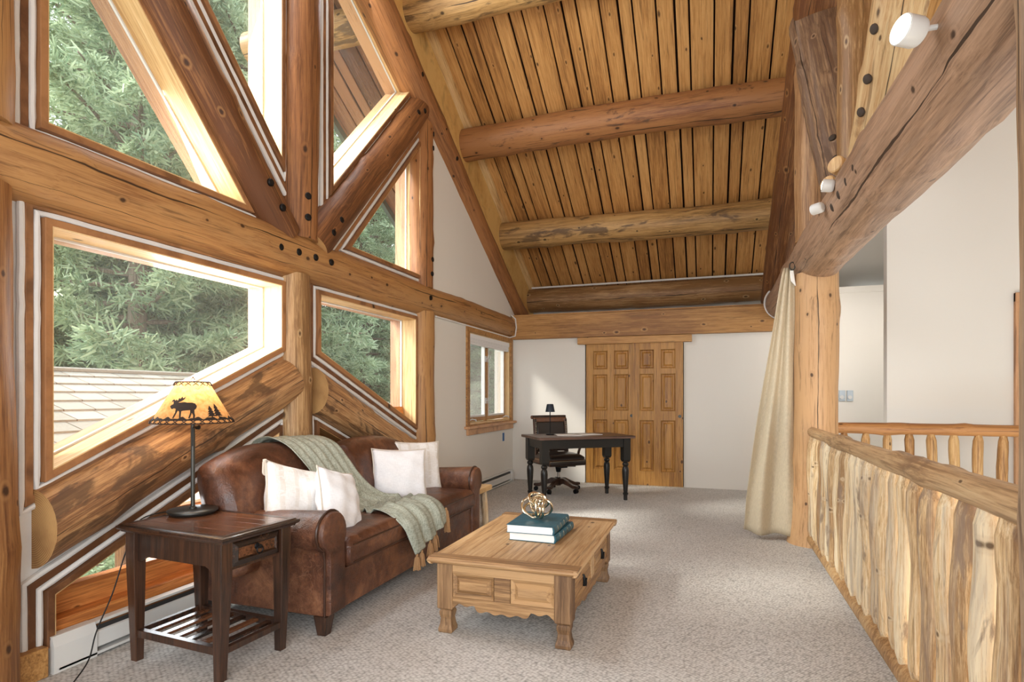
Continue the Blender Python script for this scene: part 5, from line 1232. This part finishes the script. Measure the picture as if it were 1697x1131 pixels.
protos = [make_tree(11, 13, 2.7, 150, 50, 1.25), make_tree(5, 12, 2.5, 140, 50, 1.25), make_tree(23, 14.5, 2.9, 150, 46, 1.25)]
SPOTS = [(-9.6, 7.6, 0, 0.3, 1.22, 'tall pine outside the near window, first from the left'),
         (-9.4, 10.3, 1, 1.7, 1.38, 'pine outside the near window, right of the leftmost tall pine'),
         (-8.6, 13.2, 2, 3.1, 0.95, 'pine whose dark trunk shows at the right of the near window'),
         (-7.6, 16.4, 0, 4.3, 0.9, 'dense pine filling the middle lower window'),
         (-12.5, 9.5, 2, 5.0, 1.25, 'pine standing behind, between the two leftmost pines'),
         (-12.0, 13.2, 0, 2.2, 1.25, 'background pine behind the second and third pines'),
         (-11.2, 17.0, 1, 0.9, 1.05, 'background pine left of the pine in the middle window'),
         (-7.4, 20.0, 1, 5.7, 0.9, 'pine right of the middle window pine, toward the casement window'),
         (-10.2, 21.0, 2, 1.1, 1.0, 'background pine behind the trees seen in the middle window'),
         (-6.4, 24.5, 0, 2.6, 0.85, 'pine seen through the left sash of the far casement window'),
         (-8.6, 26.5, 1, 4.4, 1.0, 'pine seen deep behind the far casement window'),
         (-15.5, 12.0, 1, 3.3, 1.05, 'distant pine on the slope behind the near window'),
         (-15.0, 17.0, 2, 0.2, 1.0, 'distant pine on the slope behind the middle window'),
         (-13.5, 6.6, 1, 2.9, 1.0, 'distant pine at the far left edge of the near window'),
         (-6.1, 15.6, 1, 3.9, 0.72, 'smaller pine nearest the glass of the far casement window'),
         (-17.5, 9.0, 0, 1.9, 1.1, 'hillside pine behind the leftmost pines, high in the upper left window'),
         (-18.5, 14.5, 2, 4.0, 1.1, 'hillside pine farthest back behind the near window'),
         (-18.0, 20.5, 0, 5.2, 1.1, 'hillside pine far behind the middle window'),
         (-14.0, 23.5, 1, 2.0, 1.1, 'hillside pine far behind the casement window'),
         (-13.5, 28.5, 0, 3.6, 1.1, 'hillside pine seen deepest behind the casement window')]
for i, (x, y, pi_, rz, sc, lb) in enumerate(SPOTS):
    t = protos[pi_] if i < 0 else copy_tree(protos[pi_]); t.location = (x, y, -3.1+max(0, -x-13)*0.42); t.rotation_euler = (0, 0, rz); t.scale = (sc, sc, sc)
    tag(t, lb, 'tree', 'pines outside the gable windows')
for p in protos:
    for c_ in list(p.children): bpy.data.objects.remove(c_)
    bpy.data.objects.remove(p)
